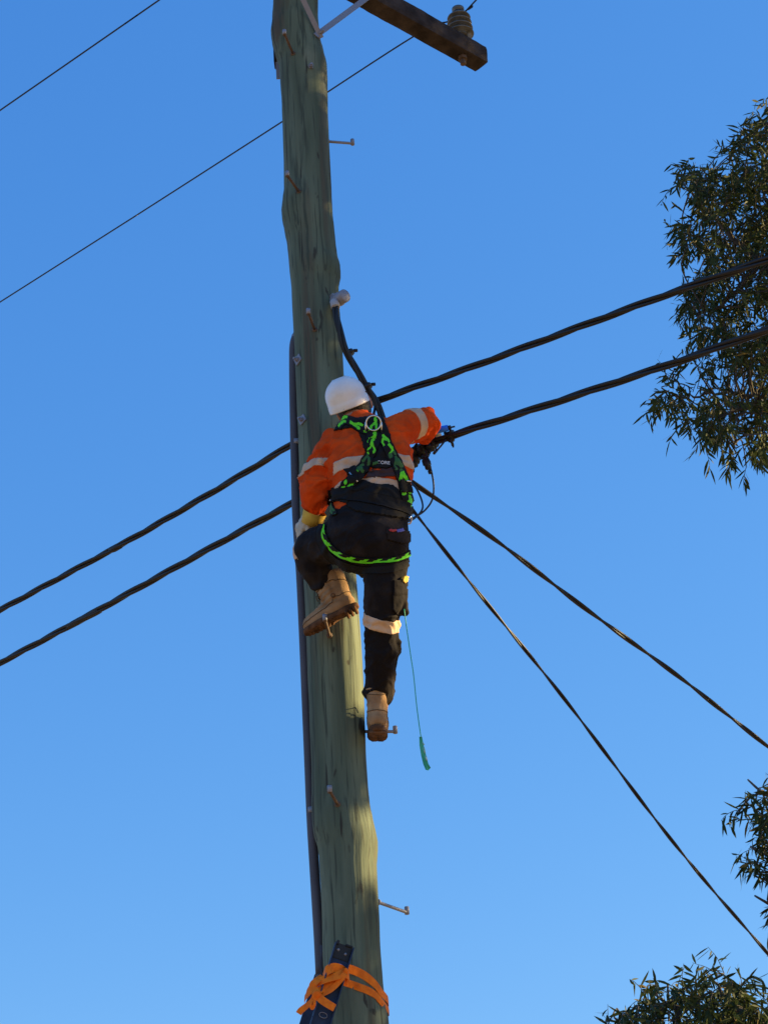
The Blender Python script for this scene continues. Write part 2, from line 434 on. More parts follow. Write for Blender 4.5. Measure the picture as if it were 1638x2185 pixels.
# crossarm
zA = P(650, -88, 7.72).z
A1 = PZ(1041, 133, zA); A0 = PZ(804, 0, zA); ad = (A1 - A0); ad.z = 0; ad.normalize()
an = V((-ad.y, ad.x, 0))          # away from the camera
if an.y < 0: an = -an
ARM_L = 2.3; AW, AH = .105, .115
ac = A1 - ad * (ARM_L / 2) + an * AW / 2 + V((0, 0, AH / 2))
def arm_bm(c, d, n, L, w_, h_, seed):
    bm = bmesh.new(); rings = []
    K = 90
    for k in range(K + 1):
        t = (k / K - .5) * L; r = []
        for (a, b) in [(-1, -1), (-.5, -1), (0, -1), (.5, -1), (1, -1), (1, -.5), (1, 0), (1, .5), (1, 1), (.5, 1), (0, 1), (-.5, 1), (-1, 1), (-1, .5), (-1, 0), (-1, -.5)]:
            cr = .93 if abs(a) == 1 and abs(b) == 1 else 1
            p = c + d * t + n * (a * cr * w_ / 2) + V((0, 0, b * cr * h_ / 2))
            e = .0025 * noise.noise(V((t * 4 + seed, a * 2, b * 2))) + .0015 * noise.noise(V((t * 20, a * 5, b * 5 + seed)))
            p += n * a * e + V((0, 0, b * e))
            r.append(p)
        rings.append(r)
    loft(bm, rings); bmesh.ops.recalc_face_normals(bm, faces=bm.faces); return bm
arm = build('crossarm', arm_bm(ac, ad, an, ARM_L, AW, AH, 0), M_ARM, POLE, smooth=False)
# braces
bolt, bn = hit(676, 74, BV_POLE, 7.82); bolt = bolt + bn * .012
def flat(bm, a, b, wdir, wd, th):
    d = (b - a).normalized(); wv = (wdir - d * wdir.dot(d)).normalized(); n = d.cross(wv)
    box(bm, basis((a + b) / 2, d, wv, n), (b - a).length, wd, th, .001)
R1 = PZ(775, 13, zA + .02) - an * .010; L1 = PZ(612, -18, zA + .02)
L1 = ac - ad * ((ac - R1).dot(ad)) ; 
armfront = lambda t: A1 - ad * t - an * .006 + V((0, 0, .03))
tR = (A1 - PZ(775, 13, zA)).dot(ad)
Rp = armfront(tR)
cross = (A1 - bolt).dot(ad)
Lp = armfront(cross + (cross - tR) * .9)
for e in (Rp, Lp):
    bm = bmesh.new(); d = (e - bolt).normalized(); wv = d.cross(V((0, -1, -.5))).normalized()
    sgn = 0 if e is Rp else .007
    nn = d.cross(wv)
    flat(bm, bolt - d * .03 + V((0, -sgn, 0)), e + d * .02 + V((0, -sgn, 0)), wv, .030 if e is Rp else .026, .006)
    cyl(bm, e - an * .012, e + an * .01, .012, 8)
    build('brace', bm, M_STEEL, POLE, smooth=False)
bm = bmesh.new(); cyl(bm, bolt - bn * .03, bolt + bn * .022, .011, 6); cyl(bm, bolt + bn * .022, bolt + bn * .034, .007, 10)
build('brace_bolt', bm, M_STEEL, POLE, smooth=False)
# insulator standing on the arm
ib = PZ(988, 82, zA + AH); tI = (A1 - ib).dot(ad); ib = A1 - ad * tI + an * (AW / 2) + V((0, 0, AH))
def insulator(parent, base):
    bm = bmesh.new(); prof = [(.0, .014), (.022, .014), (.022, .040), (.030, .044)]
    for k in range(4):
        z = .034 + k * .037; R = .075 - k * .0035
        prof += [(z, .041), (z + .004, R - .004), (z + .007, R), (z + .012, R - .002), (z + .022, .046), (z + .031, .038)]
    prof += [(.186, .034), (.190, .026), (.200, .025), (.206, .034), (.222, .034), (.228, .026), (.230, .0005)]
    loft(bm, [ering(base + V((0, 0, z)), V((r, 0, 0)), V((0, r, 0)), 36) for z, r in prof])
    o = build('insulator', bm, M_PORC, parent)
    b2 = bmesh.new(); cyl(b2, base - V((0, 0, AH + .05)), base + V((0, 0, .02)), .011, 10); cyl(b2, base - V((0, 0, AH + .018)), base - V((0, 0, AH)), .026, 6); cyl(b2, base - V((0, 0, AH + .052)), base - V((0, 0, AH + .03)), .016, 8)
    build('insulator_pin', b2, M_RUST, parent, smooth=False)
insulator(arm, ib)
# tail of a second arm and its steel strap behind the shaft
bm = bmesh.new(); c = P(606, 85, PY + .17); c2 = P(590, 134, PY + .17)
box(bm, basis(P(612, 96, PY + .19), V((1, 0, 0)), V((0, 1, 0)), V((0, 0, 1))), (P(640, 96, PY + .19) - P(583, 96, PY + .19)).length, .07, .26, .004)
build('rear_block', bm, M_ARM, POLE, smooth=False)
bm = bmesh.new(); box(bm, basis(P(604, 148, PY + .165), V((1, 0, 0)), V((0, 1, 0)), V((0, 0, 1))), .072, .008, .12, .001)
build('rear_bracket', bm, M_STEEL, POLE, smooth=False)

# conduit up the left of the shaft
CY = PY + .045
cpts = [(640, 705), (633, 716), (627, 735), (626, 770), (627, 860), (630, 1000), (633, 1100), (641, 1220), (647, 1340), (653, 1480), (659, 1620), (664, 1740), (670, 1840), (675, 1920), (680, 2000), (684, 2080), (689, 2185)]
cp = [P(x, y, CY) for x, y in cpts]; cp.append(V((cp[-1].x, CY, 0.0)))
bm = bmesh.new(); tube(bm, catmull(cp, 5), .0205, 16); build('conduit', bm, M_CONDUIT, POLE)
for y, x in ((945, 633), (720, 633), (1730, 666)):
    bm = bmesh.new(); c = P(x, y, CY); cyl(bm, c - V((0, 0, .012)), c + V((0, 0, .012)), .0235, 16)
    box(bm, basis(c + V((.03, -.012, 0)), V((1, 0, 0)), V((0, 1, 0)), V((0, 0, 1))), .05, .004, .022, .001)
    build('conduit_saddle', bm, M_STEEL, POLE)
# grey pipe bracket high on the right
bm = bmesh.new(); a = P(714, 644, 7.80); b = P(737, 630, 7.74)
cyl(bm, a, b, .031, 24, bev=.003)
cyl(bm, a.lerp(b, .35), a.lerp(b, .45), .0335, 24)
build('pipe_bracket', bm, M_STEEL, POLE)
bm = bmesh.new(); l, n = hit(706, 633, BV_POLE, 7.82); d = (a - l); flat(bm, l - n * .005, a, V((0, 0, 1)), .03, .006); cyl(bm, l, l + n * .02, .009, 6)
build('bracket_lug', bm, M_STEEL, POLE, smooth=False)

# ------------------------------------------------------------------ cables
def smooth_path(pts, step=.03):
    raw = catmull(pts, 24); L = [0]
    for a, b in zip(raw, raw[1:]): L.append(L[-1] + (b - a).length)
    n = int(L[-1] / step); out = []; j = 0
    for k in range(n + 1):
        s = L[-1] * k / n
        while j < len(L) - 2 and L[j + 1] < s: j += 1
        out.append(raw[j].lerp(raw[j + 1], (s - L[j]) / max(1e-9, L[j + 1] - L[j])))
    return out
def twisted(bm, pts, nst, rs, rc, lay, step=.025, ph0=0.0, squeeze=None):
    path = smooth_path(pts, step); x = None; strands = [[] for _ in range(nst)]
    for i, p in enumerate(path):
        d = (path[min(i + 1, len(path) - 1)] - path[max(i - 1, 0)]).normalized()
        if x is None: x, y = frame(d)
        else: x = (x - d * x.dot(d)).normalized(); y = d.cross(x)
        ph = ph0 + 2 * math.pi * i * step / lay + .7 * noise.noise(V((i * step * .8, ph0, 1)))
        for k in range(nst):
            a = ph + 2 * math.pi * k / nst; r = rc
            strands[k].append(p + x * math.cos(a) * r + y * math.sin(a) * r)
    for s in strands: tube(bm, s, rs, 8)
z1 = P(705, 903, 8.10).z; z2 = P(700, 1033, 8.10).z
def ext(a, b, L):   # run on past b
    return b + (b - a).normalized() * L
def cable(name, pxs, z, label, group, n=3, rs=.0085, rc=.0095, lay=.85, dz=None, ph=0):
    pts = [PZ(x, y, z + (dz[i] if dz else 0)) for i, (x, y) in enumerate(pxs)]
    pts = [ext(pts[1], pts[0], 9)] + pts + [ext(pts[-2], pts[-1], 3)]
    bm = bmesh.new(); twisted(bm, pts, n, rs, rc, lay, ph0=ph)
    return tag(build(name, bm, M_CABLE), label, 'cable', group)
cable('bundled_cable', [(0, 1302), (250, 1167), (450, 1052), (625, 947), (705, 903), (800, 857), (1000, 785), (1250, 692), (1438, 623), (1638, 553)], z1,
      'upper thick twisted black cable crossing behind the pole at the height of the worker\'s helmet', 'thick twisted cables crossing the pole', dz=[-.05, -.03, -.01, 0, 0, 0, -.01, -.03, -.05, -.06])
cable('bundled_cable', [(0, 1415), (150, 1335), (300, 1252), (450, 1169), (620, 1076), (700, 1040), (800, 1000), (880, 962), (960, 931), (1200, 853), (1438, 774), (1638, 703)], z2,
      'lower thick twisted black cable passing behind the worker\'s back and carrying the cable clamps', 'thick twisted cables crossing the pole', rs=.0090, dz=[-.05, -.04, -.03, -.01, 0, 0, 0, 0, 0, -.02, -.04, -.06], ph=1.2)
def drop(pxs, Ys, label, n, rs, rc, lay):
    pts = [P(x, y, Y) for (x, y), Y in zip(pxs, Ys)]; pts.append(ext(pts[-2], pts[-1], 4))
    bm = bmesh.new(); twisted(bm, pts, n, rs, rc, lay)
    tag(build('service_cable', bm, M_CABLE), label, 'cable', 'service cables falling away to the right')
drop([(845, 1008), (880, 1030), (1060, 1155), (1250, 1300), (1450, 1446), (1638, 1594)], [8.0, 7.98, 8.3, 8.8, 9.4, 10.0], 'thicker, upper service cable falling from the worker\'s waist to the right edge', 2, .0068, .0060, .75)
drop([(850, 1050), (872, 1078), (1000, 1240), (1200, 1487), (1400, 1752), (1520, 1900), (1638, 2036)], [8.0, 7.98, 8.2, 8.7, 9.2, 9.6, 10.0], 'thinner, steeper service cable falling from the worker\'s hip to the lower right', 2, .0048, .0046, .62)
def wire(pts, label, r=.0045):
    pts = [ext(pts[1], pts[0], 12)] + pts + [ext(pts[-2], pts[-1], 4)]
    bm = bmesh.new(); tube(bm, catmull(pts, 8), r, 8)
    tag(build('overhead_wire', bm, M_WIRE), label, 'wire', 'thin bare overhead wires')
zI = zA + AH + .192
wire([PZ(0, 236, zI), PZ(340, 0, zI)], 'thin overhead wire crossing the top left corner, touching nothing in view')
top = ib + V((0, 0, .192)); wdv = (PZ(0, 645, zI) - PZ(603, 258, zI)).normalized(); 
wire([PZ(0, 645, zI), PZ(300, 454, zI), PZ(603, 259, zI), PZ(885, 76, zI), top + V((.0, .02, 0)) + wdv * .06, top - wdv * .06 + V((0, .02, 0)), PZ(1020, -5, zI)], 'thin overhead wire passing behind the pole and tied to the porcelain insulator on the crossarm')
bm = bmesh.new()
for k in range(4): tube(bm, [top - wdv * (.075 + k * .008) + V((.004 * math.cos(a * .9), .02 + .006 * math.sin(a), .006 * math.cos(a))) for a in [i * .7 for i in range(10)]], .003, 6)
tube(bm, [top + V((.03 * math.cos(a), .03 * math.sin(a), 0)) for a in [i * .35 for i in range(19)]], .003, 6)
tag(build('tie_wire', bm, M_WIRE), 'short tie wire wound round the neck of the porcelain insulator', 'wire')

# riser cable from the pipe bracket to behind the worker's shoulder
bm = bmesh.new()
rp = [P(715, 652, 7.76), P(721, 690, 7.755), P(734, 738, 7.77), P(755, 780, 7.80), P(780, 822, 7.83), P(802, 858, 7.86), P(822, 905, 7.88), P(850, 950, 7.88), P(885, 968, 7.82)]
twisted(bm, rp, 3, .0085, .0088, .55, step=.015)
for x, y in ((752, 750), (790, 822)):
    c = P(x - 6, y + 3, 7.80 if y < 800 else 7.83)
    cyl(bm, c - V((-.004, 0, .008)), c + V((-.004, 0, .008)), .0215, 12)
    box(bm, basis(P(x + 6, y - 2, c.y), V((1, 0, 0)), V((0, 1, 0)), V((0, 0, 1))), .022, .014, .012, .002)
RC = build('riser_cable', bm, M_CABLE); tag(RC, 'thick black cable hanging from the grey pipe bracket down behind the worker\'s shoulder', 'cable')
bm = bmesh.new(); cyl(bm, P(713, 643, 7.765), P(716, 656, 7.755), .0215, 16, bev=.002); build('cable_sleeve', bm, mat('pale_grey_plastic', (.36, .36, .38), .7), RC)
bm = bmesh.new(); tube(bm, catmull([P(797, 850, 7.9), P(800, 868, 7.88), P(797, 884, 7.85)], 5), .0065, 8)
tag(build('loose_cable_end', bm, M_CABLE), 'short black cable end hanging just right of the white helmet', 'cable')

# ------------------------------------------------------------------ the worker
CR = RM @ V((1, 0, 0)); CU = RM @ V((0, 1, 0)); CB = RM @ V((0, 0, 1))      # directions used only to read depths off the picture
def rg(lx, ly, rx, ry, Y, dr, n=32, e=.85):
    a = P(lx, ly, Y); b = P(rx, ry, Y); return ering((a + b) / 2, (b - a) / 2, V((0, dr, 0)), n, e)
SH_L = P(708, 948, 7.50); EL_L = P(674, 1036, 7.50); WR_L = P(667, 1092, 7.58)
SH_R = P(840, 918, 7.50); EL_R = P(912, 898, 7.60); WR_R = P(898, 918, 7.74)

def near_seg(p, a, b):
    ab = b - a; t = max(0, min(1, (p - a).dot(ab) / ab.dot(ab))); return (p - (a + ab * t)).length

# --- body: one continuous skin (head, neck, trunk, arms, hands, legs)
def hand_parts(bm, M, curl, k=1.0, rf=.0085, side=1, spread=.06):
    def T(x, y, z): return M @ V((x * side * k, y * k, z * k))
    Rm = M.to_3x3()
    ellipsoid(bm, T(0, .045, 0), Rm @ V((.040 * k, 0, 0)), Rm @ V((0, .055 * k, 0)), Rm @ V((0, 0, .0165 * k)), 20)
    limb(bm, [(T(0, -.035, 0), .026 * k), (T(0, .0, 0), .026 * k), (T(0, .03, 0), .022 * k)], 16, 3)
    for x, L, c in ((.030, .072, 1.0), (.010, .082, 1.05), (-.010, .077, 1.1), (-.029, .058, 1.2)):
        pts = []; a = .05; y, z = .078, 0.0; pts.append((x, y, z)); xx = x
        for j, f in enumerate((.46, .30, .24)):
            a += curl * c * (.75, 1.0, .7)[j]
            y += math.cos(a) * L * f; z -= math.sin(a) * L * f; xx += spread * x * f * 4; pts.append((xx, y, z))
        limb(bm, [(T(*p), rf * k * (1.12, 1.05, .98, .85)[j]) for j, p in enumerate(pts)], 12, 4)
    limb(bm, [(T(.026, .018, -.004), .013 * k), (T(.047, .045, -.012), .0135 * k), (T(.056, .070, -.022), .0095 * k), (T(.054, .090, -.034), .0080 * k)], 12, 4)

g = (P(630, 1143, 7.66) - P(660, 1098, 7.585)).normalized()
zb = (V((-.35, -1.0, .5))); zb = (zb - g * zb.dot(g)).normalized(); xb = g.cross(zb)
HL = basis(P(661, 1097, 7.585), xb, g, zb)
g = (V((.25, .85, .45))).normalized(); zb = V((.2, -.5, 1.0)); zb = (zb - g * zb.dot(g)).normalized(); xb = g.cross(zb)
HR = basis(WR_R + V((.01, .0, .005)), xb, g, zb)

HC = P(752, 862, 7.585)                      # skull centre
hx = (CR * .93 + CU * .36).normalized(); hz = (CU * .93 - CR * .36 + CB * .10); hz = (hz - hx * hz.dot(hx)).normalized(); hy = hz.cross(hx)   # hy = where the face points
bm = bmesh.new()
ellipsoid(bm, HC, hx * .073, hy * .092, hz * .098, 32)
ellipsoid(bm, HC + hy * .03 - hz * .055, hx * .052, hy * .058, hz * .060, 24)           # jaw
limb(bm, [(HC + hy * .088 - hz * .01, .008), (HC + hy * .106 - hz * .035, .012)], 12, 3)    # nose
limb(bm, [(HC + hy * .085 - hz * .065 - hx * .018, .007), (HC + hy * .092 - hz * .066, .008), (HC + hy * .085 - hz * .065 + hx * .018, .007)], 10, 3)   # lips
ellipsoid(bm, HC + hy * .085 + hz * .012, hx * .05, hy * .012, hz * .010, 16)          # brow
for s in (-1, 1): ellipsoid(bm, HC + hx * s * .075 - hz * .018 - hy * .002, hx * .009, hy * .019 , hz * .032, 16)   # ears
limb(bm, [(HC - hz * .05 - hy * .01, .054), (P(757, 905, 7.54), .056), (P(765, 935, 7.50), .065)], 20)
loft(bm, [rg(750, 934, 806, 924, 7.50, .04), rg(724, 955, 845, 935, 7.50, .06), rg(715, 985, 855, 962, 7.49, .075), rg(728, 1050, 855, 1035, 7.46, .075), rg(712, 1120, 858, 1118, 7.44, .10), rg(712, 1180, 855, 1178, 7.44, .09)])
limb(bm, [(SH_L, .040), (EL_L, .040), (WR_L, .034), (P(661, 1098, 7.585), .028)])
limb(bm, [(SH_R, .040), (EL_R, .038), (WR_R, .031), (HR.translation, .027)])
limb(bm, [(P(826, 1170, 7.44), .08), (P(820, 1250, 7.47), .065), (P(813, 1335, 7.54), .045), (P(812, 1410, 7.63), .043), (P(811, 1490, 7.755), .036), (P(808, 1530, 7.775), .034)])
limb(bm, [(P(738, 1150, 7.44), .08), (P(700, 1156, 7.52), .062), (P(664, 1170, 7.61), .050), (P(676, 1208, 7.64), .044), (P(706, 1262, 7.672), .034)])
hand_parts(bm, HL, .55, side=-1, rf=.0078); hand_parts(bm, HR, .8, side=1, rf=.0078)
bm = fuse(bm, .0048, 3)
body = build('person', bm, M_SKIN, origin=P(800, 1190, 7.45))
tag(body, 'worker in orange shirt, dark trousers, white helmet and green harness, climbing the pole', 'person')
BODY = body
def part(name, bm, mats, parent=BODY, smooth=True): return build(name, bm, mats, parent, smooth=smooth)
# eyes, set in the face on the far side of the head
for s in (-1, 1):
    b = bmesh.new(); ellipsoid(b, HC + hx * s * .031 + hy * .082 - hz * .006, hx * .012, hy * .012, hz * .009, 16); part('eye', b, M_WHITE)
# hair: cropped, showing below the helmet
b = bmesh.new()
ellipsoid(b, HC - hy * .012 - hz * .008, hx * .0765, hy * .088, hz * .098, 40)
ellipsoid(b, HC - hy * .030 - hz * .050, hx * .060, hy * .052, hz * .050, 32)
b = fuse(b, .004, 3)
displace(b, lambda p, n: .0025 * noise.noise(p * 130))
bmesh.ops.delete(b, geom=[f for f in b.faces if (f.calc_center_median() - HC).dot(hy) > .035 or (f.calc_center_median() - HC).dot(hz) > .06], context='FACES')
part('hair', b, M_HAIR)

# --- shirt
def fold(p, n, amp, sx=9, sz=16):
    """cloth: broad soft bulges with narrow valleys between them"""
    w1 = noise.noise(p * 5 + V((4, 1, 2))) * .35
    q = V((p.x * sx + w1, p.y * sx, p.z * sz + w1 * 3))
    a = max(0, 1 - abs(noise.noise(q)) * 5.5)                       # narrow raised creases
    q2 = V((p.x * 6 + p.z * 5, p.y * 6, p.z * 5 - p.x * 8)) + V((3, 7, 1))
    c = max(0, 1 - abs(noise.noise(q2 * 1.6)) * 4.0)
    m = .55 + .9 * max(-.4, noise.noise(p * 4 + V((9, 2, 4))))
    return amp * (.95 * a * m + 1.05 * c * m + .45 * noise.noise(p * 9) + .12 * noise.noise(p * 50)) - amp * .4
bm = bmesh.new()
TORSO = [rg(752, 893, 792, 884, 7.53, .040), rg(733, 908, 812, 892, 7.515, .058), rg(700, 934, 850, 905, 7.50, .078), rg(688, 965, 872, 932, 7.50, .10), rg(693, 1000, 879, 972, 7.48, .112), rg(704, 1035, 879, 1010, 7.465, .112),
         rg(711, 1062, 876, 1045, 7.45, .112), rg(707, 1088, 872, 1085, 7.44, .118), rg(704, 1108, 870, 1108, 7.44, .116)]
loft(bm, TORSO)
limb(bm, [(P(716, 950, 7.50), .070), (P(690, 985, 7.50), .064), (P(673, 1040, 7.50), .0715), (P(671, 1062, 7.53), .069), (P(670, 1078, 7.56), .056)])
limb(bm, [(P(838, 928, 7.50), .078), (P(868, 910, 7.53), .074), (P(902, 898, 7.585), .062), (P(909, 900, 7.61), .060), (P(903, 910, 7.66), .054), (P(898, 924, 7.71), .046)], sub=6)
limb(bm, [(P(905, 893, 7.59), .055), (P(880, 925, 7.64), .052)])
# collar
limb(bm, [(P(741, 897, 7.50), .016), (P(762, 884, 7.475), .018), (P(782, 879, 7.52), .016)], 12)
bm = fuse(bm, .0058, 6, .6)
def shirt_d(p, n):
    k = 1.0
    if near_seg(p, SH_L, EL_L) < .09 or near_seg(p, EL_L, WR_L) < .09: k = 1.55
    if near_seg(p, SH_R, EL_R) < .09: k = 1.5
    return fold(p, n, .0135 * k)
displace(bm, shirt_d)
bmesh.ops.smooth_vert(bm, verts=bm.verts, factor=.5, use_axis_x=True, use_axis_y=True, use_axis_z=True)
SHIRT = bm.copy()
shirt = part('shirt', bm, M_ORANGE)
BS = bvh_of(SHIRT)
def arm_l(p): return proj(p)[1] > 978 and min(near_seg(p, P(700, 965, 7.5), EL_L), near_seg(p, EL_L, WR_L)) < .085 and proj(p)[0] < 713
def arm_r(p): return near_seg(p, P(862, 915, 7.52), EL_R) < .10
up_t = (P(792, 900, 7.50) - P(790, 1085, 7.44)).normalized()
def tape(src, px, py, Y, nrm, wd, keep, parent, off=.003, lab=None):
    b = band(src, P(px, py, Y), nrm, wd, keep, off)
    if len(b.faces): tag(build('reflective_tape', b, M_TAPE, parent), lab)
not_arm = lambda p: 712 < proj(p)[0] < 892
tape(SHIRT, 790, 1010, 7.47, (up_t + CR * -.12 + V((0, -.08, 0))), .050, not_arm, shirt)
tape(SHIRT, 790, 1062, 7.45, (up_t + CR * .02), .042, not_arm, shirt)
tape(SHIRT, 684, 1000, 7.50, (P(690, 960, 7.5) - P(679, 1036, 7.50)) + CR * -.05, .052, arm_l, shirt)
tape(SHIRT, 882, 908, 7.56, (P(905, 902, 7.60) - P(850, 916, 7.52)) + CU * -.01, .048, lambda p: near_seg(p, P(868, 915, 7.53), P(900, 900, 7.6)) < .11, shirt)

# --- trousers
bm = bmesh.new()
loft(bm, [rg(712, 1092, 868, 1090, 7.44, .112), rg(700, 1112, 870, 1110, 7.44, .124), rg(696, 1150, 875, 1148, 7.425, .135), rg(704, 1182, 872, 1180, 7.43, .128), rg(728, 1208, 868, 1208, 7.445, .10), rg(775, 1226, 862, 1226, 7.46, .075)])
limb(bm, [(P(826, 1178, 7.44), .096), (P(820, 1250, 7.465), .091), (P(813, 1312, 7.52), .075), (P(812, 1345, 7.56), .068), (P(813, 1390, 7.61), .069), (P(811, 1440, 7.68), .064), (P(810, 1480, 7.75), .064)])
limb(bm, [(P(742, 1152, 7.44), .105), (P(700, 1158, 7.52), .090), (P(664, 1172, 7.61), .080), (P(672, 1205, 7.64), .077), (P(688, 1238, 7.665), .058)])
limb(bm, [(P(856, 1240, 7.46), .022), (P(857, 1300, 7.50), .026)], 12)
# rolled cuffs
for c, d, r, k in ((P(809, 1483, 7.75), P(811, 1440, 7.68) - P(809, 1483, 7.75), .060, .011), (P(691, 1243, 7.668), P(674, 1210, 7.64) - P(691, 1243, 7.668), .054, .010)):
    x, y = frame(d)
    tube(bm, [c + (x * math.cos(a) + y * math.sin(a)) * (r + .004 * math.sin(3 * a)) + d.normalized() * .009 * math.sin(2 * a + 1) for a in [i * math.pi / 15 for i in range(31)]], k, 8)
bm = fuse(bm, .0062, 6, .6)
displace(bm, lambda p, n: fold(p, n, .0115 if proj(p)[1] > 1210 or proj(p)[0] < 700 else .0065, 10, 20))
bmesh.ops.smooth_vert(bm, verts=bm.verts, factor=.5, use_axis_x=True, use_axis_y=True, use_axis_z=True)
TROU = bm.copy(); trou = part('trousers', bm, M_NAVY); BT = bvh_of(TROU)
tape(TROU, 812, 1327, 7.54, P(813, 1300, 7.50) - P(811, 1355, 7.565) + CR * .02, .050, lambda p: proj(p)[1] > 1290 and proj(p)[0] > 770, trou)
tape(TROU, 634, 1168, 7.62, P(700, 1158, 7.52) - P(648, 1175, 7.63) + CU * .06, .034, lambda p: proj(p)[0] < 655 and 1140 < proj(p)[1] < 1192, trou)
# cargo pocket and back pocket flap, seams
b = bmesh.new(); patch(b, [(838, 1238), (866, 1236), (866, 1305), (845, 1312), (836, 1300)], BT, .004, .005, 2); part('cargo_pocket', b, M_NAVY, trou)
b = bmesh.new(); patch(b, [(824, 1128), (872, 1134), (874, 1156), (856, 1160), (826, 1152)], BT, .004, .005, 2); part('pocket_flap', b, M_NAVY, trou)
b = bmesh.new(); patch(b, [(843, 1131), (856, 1129), (859, 1134), (845, 1137)], BT, .010, .002, 1, 0); patch(b, [(829, 1132), (842, 1130), (843, 1134), (830, 1135)], BT, .010, .002, 1, 1); part('pocket_badge', b, [M_BLUEP, M_RED], trou)
b = bmesh.new(); patch(b, [(856, 1231), (862, 1228), (866, 1230), (864, 1240), (860, 1245), (855, 1240)], BT, .010, .004, 1); part('yellow_tab', b, M_CUFF, trou)

# --- harness
BO = bvh_of(SHIRT, TROU)
M_GREEN2 = mat('olive_webbing', (.035, .12, .02), .7)
def seg_d(px, py, a, b):
    ax, ay = a; bx, by = b; dx, dy = bx - ax, by - ay; t = max(0, min(1, ((px - ax) * dx + (py - ay) * dy) / (dx * dx + dy * dy)))
    return math.hypot(px - ax - t * dx, py - ay - t * dy)
def antler(hw, period=31, ph=0, gmi=1, u_dark=None, flip=1, cut=None):
    S = [((3, -hw * .25), (24, -hw * .50)), ((11, -hw * .3), (19, hw * .45)), ((19, hw * .45), (26, hw * .55))]
    def fn(u, v):
        if cut and cut[0] < u < cut[1]: return 0
        x = (u + ph) % period; y = v * hw * flip
        if min(seg_d(x, y, a, b) for a, b in S) < 2.9 and abs(v) < .86: return 2 if (u_dark and u_dark[0] < u < u_dark[1]) else gmi
        return 0
    return fn
b = bmesh.new()
# dorsal pad
patch(b, [(723, 903), (745, 896), (800, 888), (818, 893), (832, 930), (843, 972), (832, 984), (790, 980), (780, 968), (774, 945), (764, 922), (750, 913), (729, 916), (712, 920)], BO, .003, .004, 1.4)
ribbon(b, [(722, 912), (735, 899), (752, 903), (775, 918), (786, 923)], 19, BO, .008, .003, antler(9.5, 34, 2, flip=-1), step=1.3, nv=14)
ribbon(b, [(797, 895), (797, 920), (793, 945), (790, 965)], 24, BO, .009, .003, antler(12, 28, 0), step=1.3, nv=18)
ribbon(b, [(812, 932), (820, 945), (832, 964), (842, 985), (851, 1008), (858, 1026), (862, 1045), (866, 1062), (868, 1082)], 22, BO, .010, .003, antler(11, 28, 3, u_dark=(42, 90)), step=1.3, nv=16)
ribbon(b, [(800, 940), (793, 962), (783, 985), (771, 1006), (757, 1020), (744, 1034), (734, 1048)], 24, BO, .0105, .003, antler(12, 29, 0, u_dark=(34, 78), flip=-1), step=1.3, nv=18)
ribbon(b, [(716, 1043), (706, 1060), (706, 1078), (716, 1100)], 12, BO, .006, .003, antler(6, 30, 0, u_dark=(0, 99)), step=1.5, nv=9)
# slider pads and cross strap
patch(b, [(740, 1006), (758, 998), (773, 1020), (760, 1034), (742, 1028)], BO, .016, .005, 1.4)
patch(b, [(851, 1028), (868, 1026), (872, 1050), (856, 1054)], BO, .016, .005, 1.4)
patch(b, [(786, 1004), (842, 1000), (848, 1016), (782, 1020)], BO, .003, .003, 1.4, 3)
# waist belt and lumbar pad
patch(b, [(752, 1022), (775, 1026), (800, 1034), (836, 1036), (848, 1046), (854, 1062), (862, 1078), (873, 1082), (873, 1108), (840, 1104), (800, 1098), (760, 1092), (745, 1084), (738, 1074), (722, 1070), (706, 1072), (703, 1052), (722, 1050), (738, 1036)], BO, .003, .006, 1.6)
ribbon(b, [(700, 1058), (730, 1056), (770, 1062), (820, 1072), (850, 1080), (876, 1088)], 24, BO, .010, .004, None, step=2.5, nv=10)
# seat sling with its lime edge
def sling(u, v):
    if v > .30: return 1
    if v > -.75:
        x = (u + v * 7) % 29
        if 3 < x < 15 and v > -.1 or 8 < x < 17: return 1
    return 0
ribbon(b, [(694, 1121), (692, 1138), (700, 1157), (716, 1175), (740, 1188), (770, 1194), (805, 1196), (838, 1194), (860, 1187), (876, 1178)], lambda t: 11 if t > .12 else 5 + 50 * t, BO, .004, .003, sling, step=1.2, nv=12)
ribbon(b, [(688, 1120), (683, 1145), (693, 1172), (712, 1194), (742, 1208), (780, 1216), (830, 1214), (872, 1200)], 15, BO, .003, .003, None, step=3, nv=6)
harness = part('safety_harness', b, [M_BLACK, M_GREEN, M_GREEN2, M_MAROON])
# ring on the back
l, n = hit(797, 904, BO); rc = l + CB * .058; x, y = frame(n, CU)
b = bmesh.new(); tube(b, [rc + (CR * math.cos(a) + CU * math.sin(a)) * .0315 for a in [i * math.pi / 16 for i in range(33)]], .0034, 8, cap=False)
for s, dy in ((-1, .012), (1, 0)): tube(b, [rc + CR * s * .034 + CU * .004, rc + CR * s * .034 - CU * .022, rc + CR * s * (.033) - CU * .052 - CB * .022], .0034, 8)
part('back_ring', b, M_CHROME, harness)
for pth in ([(753, 1016), (760, 1030)], [(857, 1030), (868, 1029)], [(700, 1058), (709, 1057)], [(868, 1100), (864, 1112)]):
    b = bmesh.new(); (ax, ay), (bx, by) = pth; la, na = hit(ax, ay, BO); lb, nb = hit(bx, by, BO)
    tube(b, [la + na * .024, lb + nb * .024], .0035, 8); part('buckle', b, M_CHROME, harness)
l, n = hit(813, 991, BO); 
b = bmesh.new(); patch(b, [(788, 984), (800, 980), (825, 980), (833, 986), (834, 997), (826, 1000), (796, 1000), (787, 994)], BO, .006, .003, 1, 0)
lab = part('harness_label', b, [M_BLACK], harness)
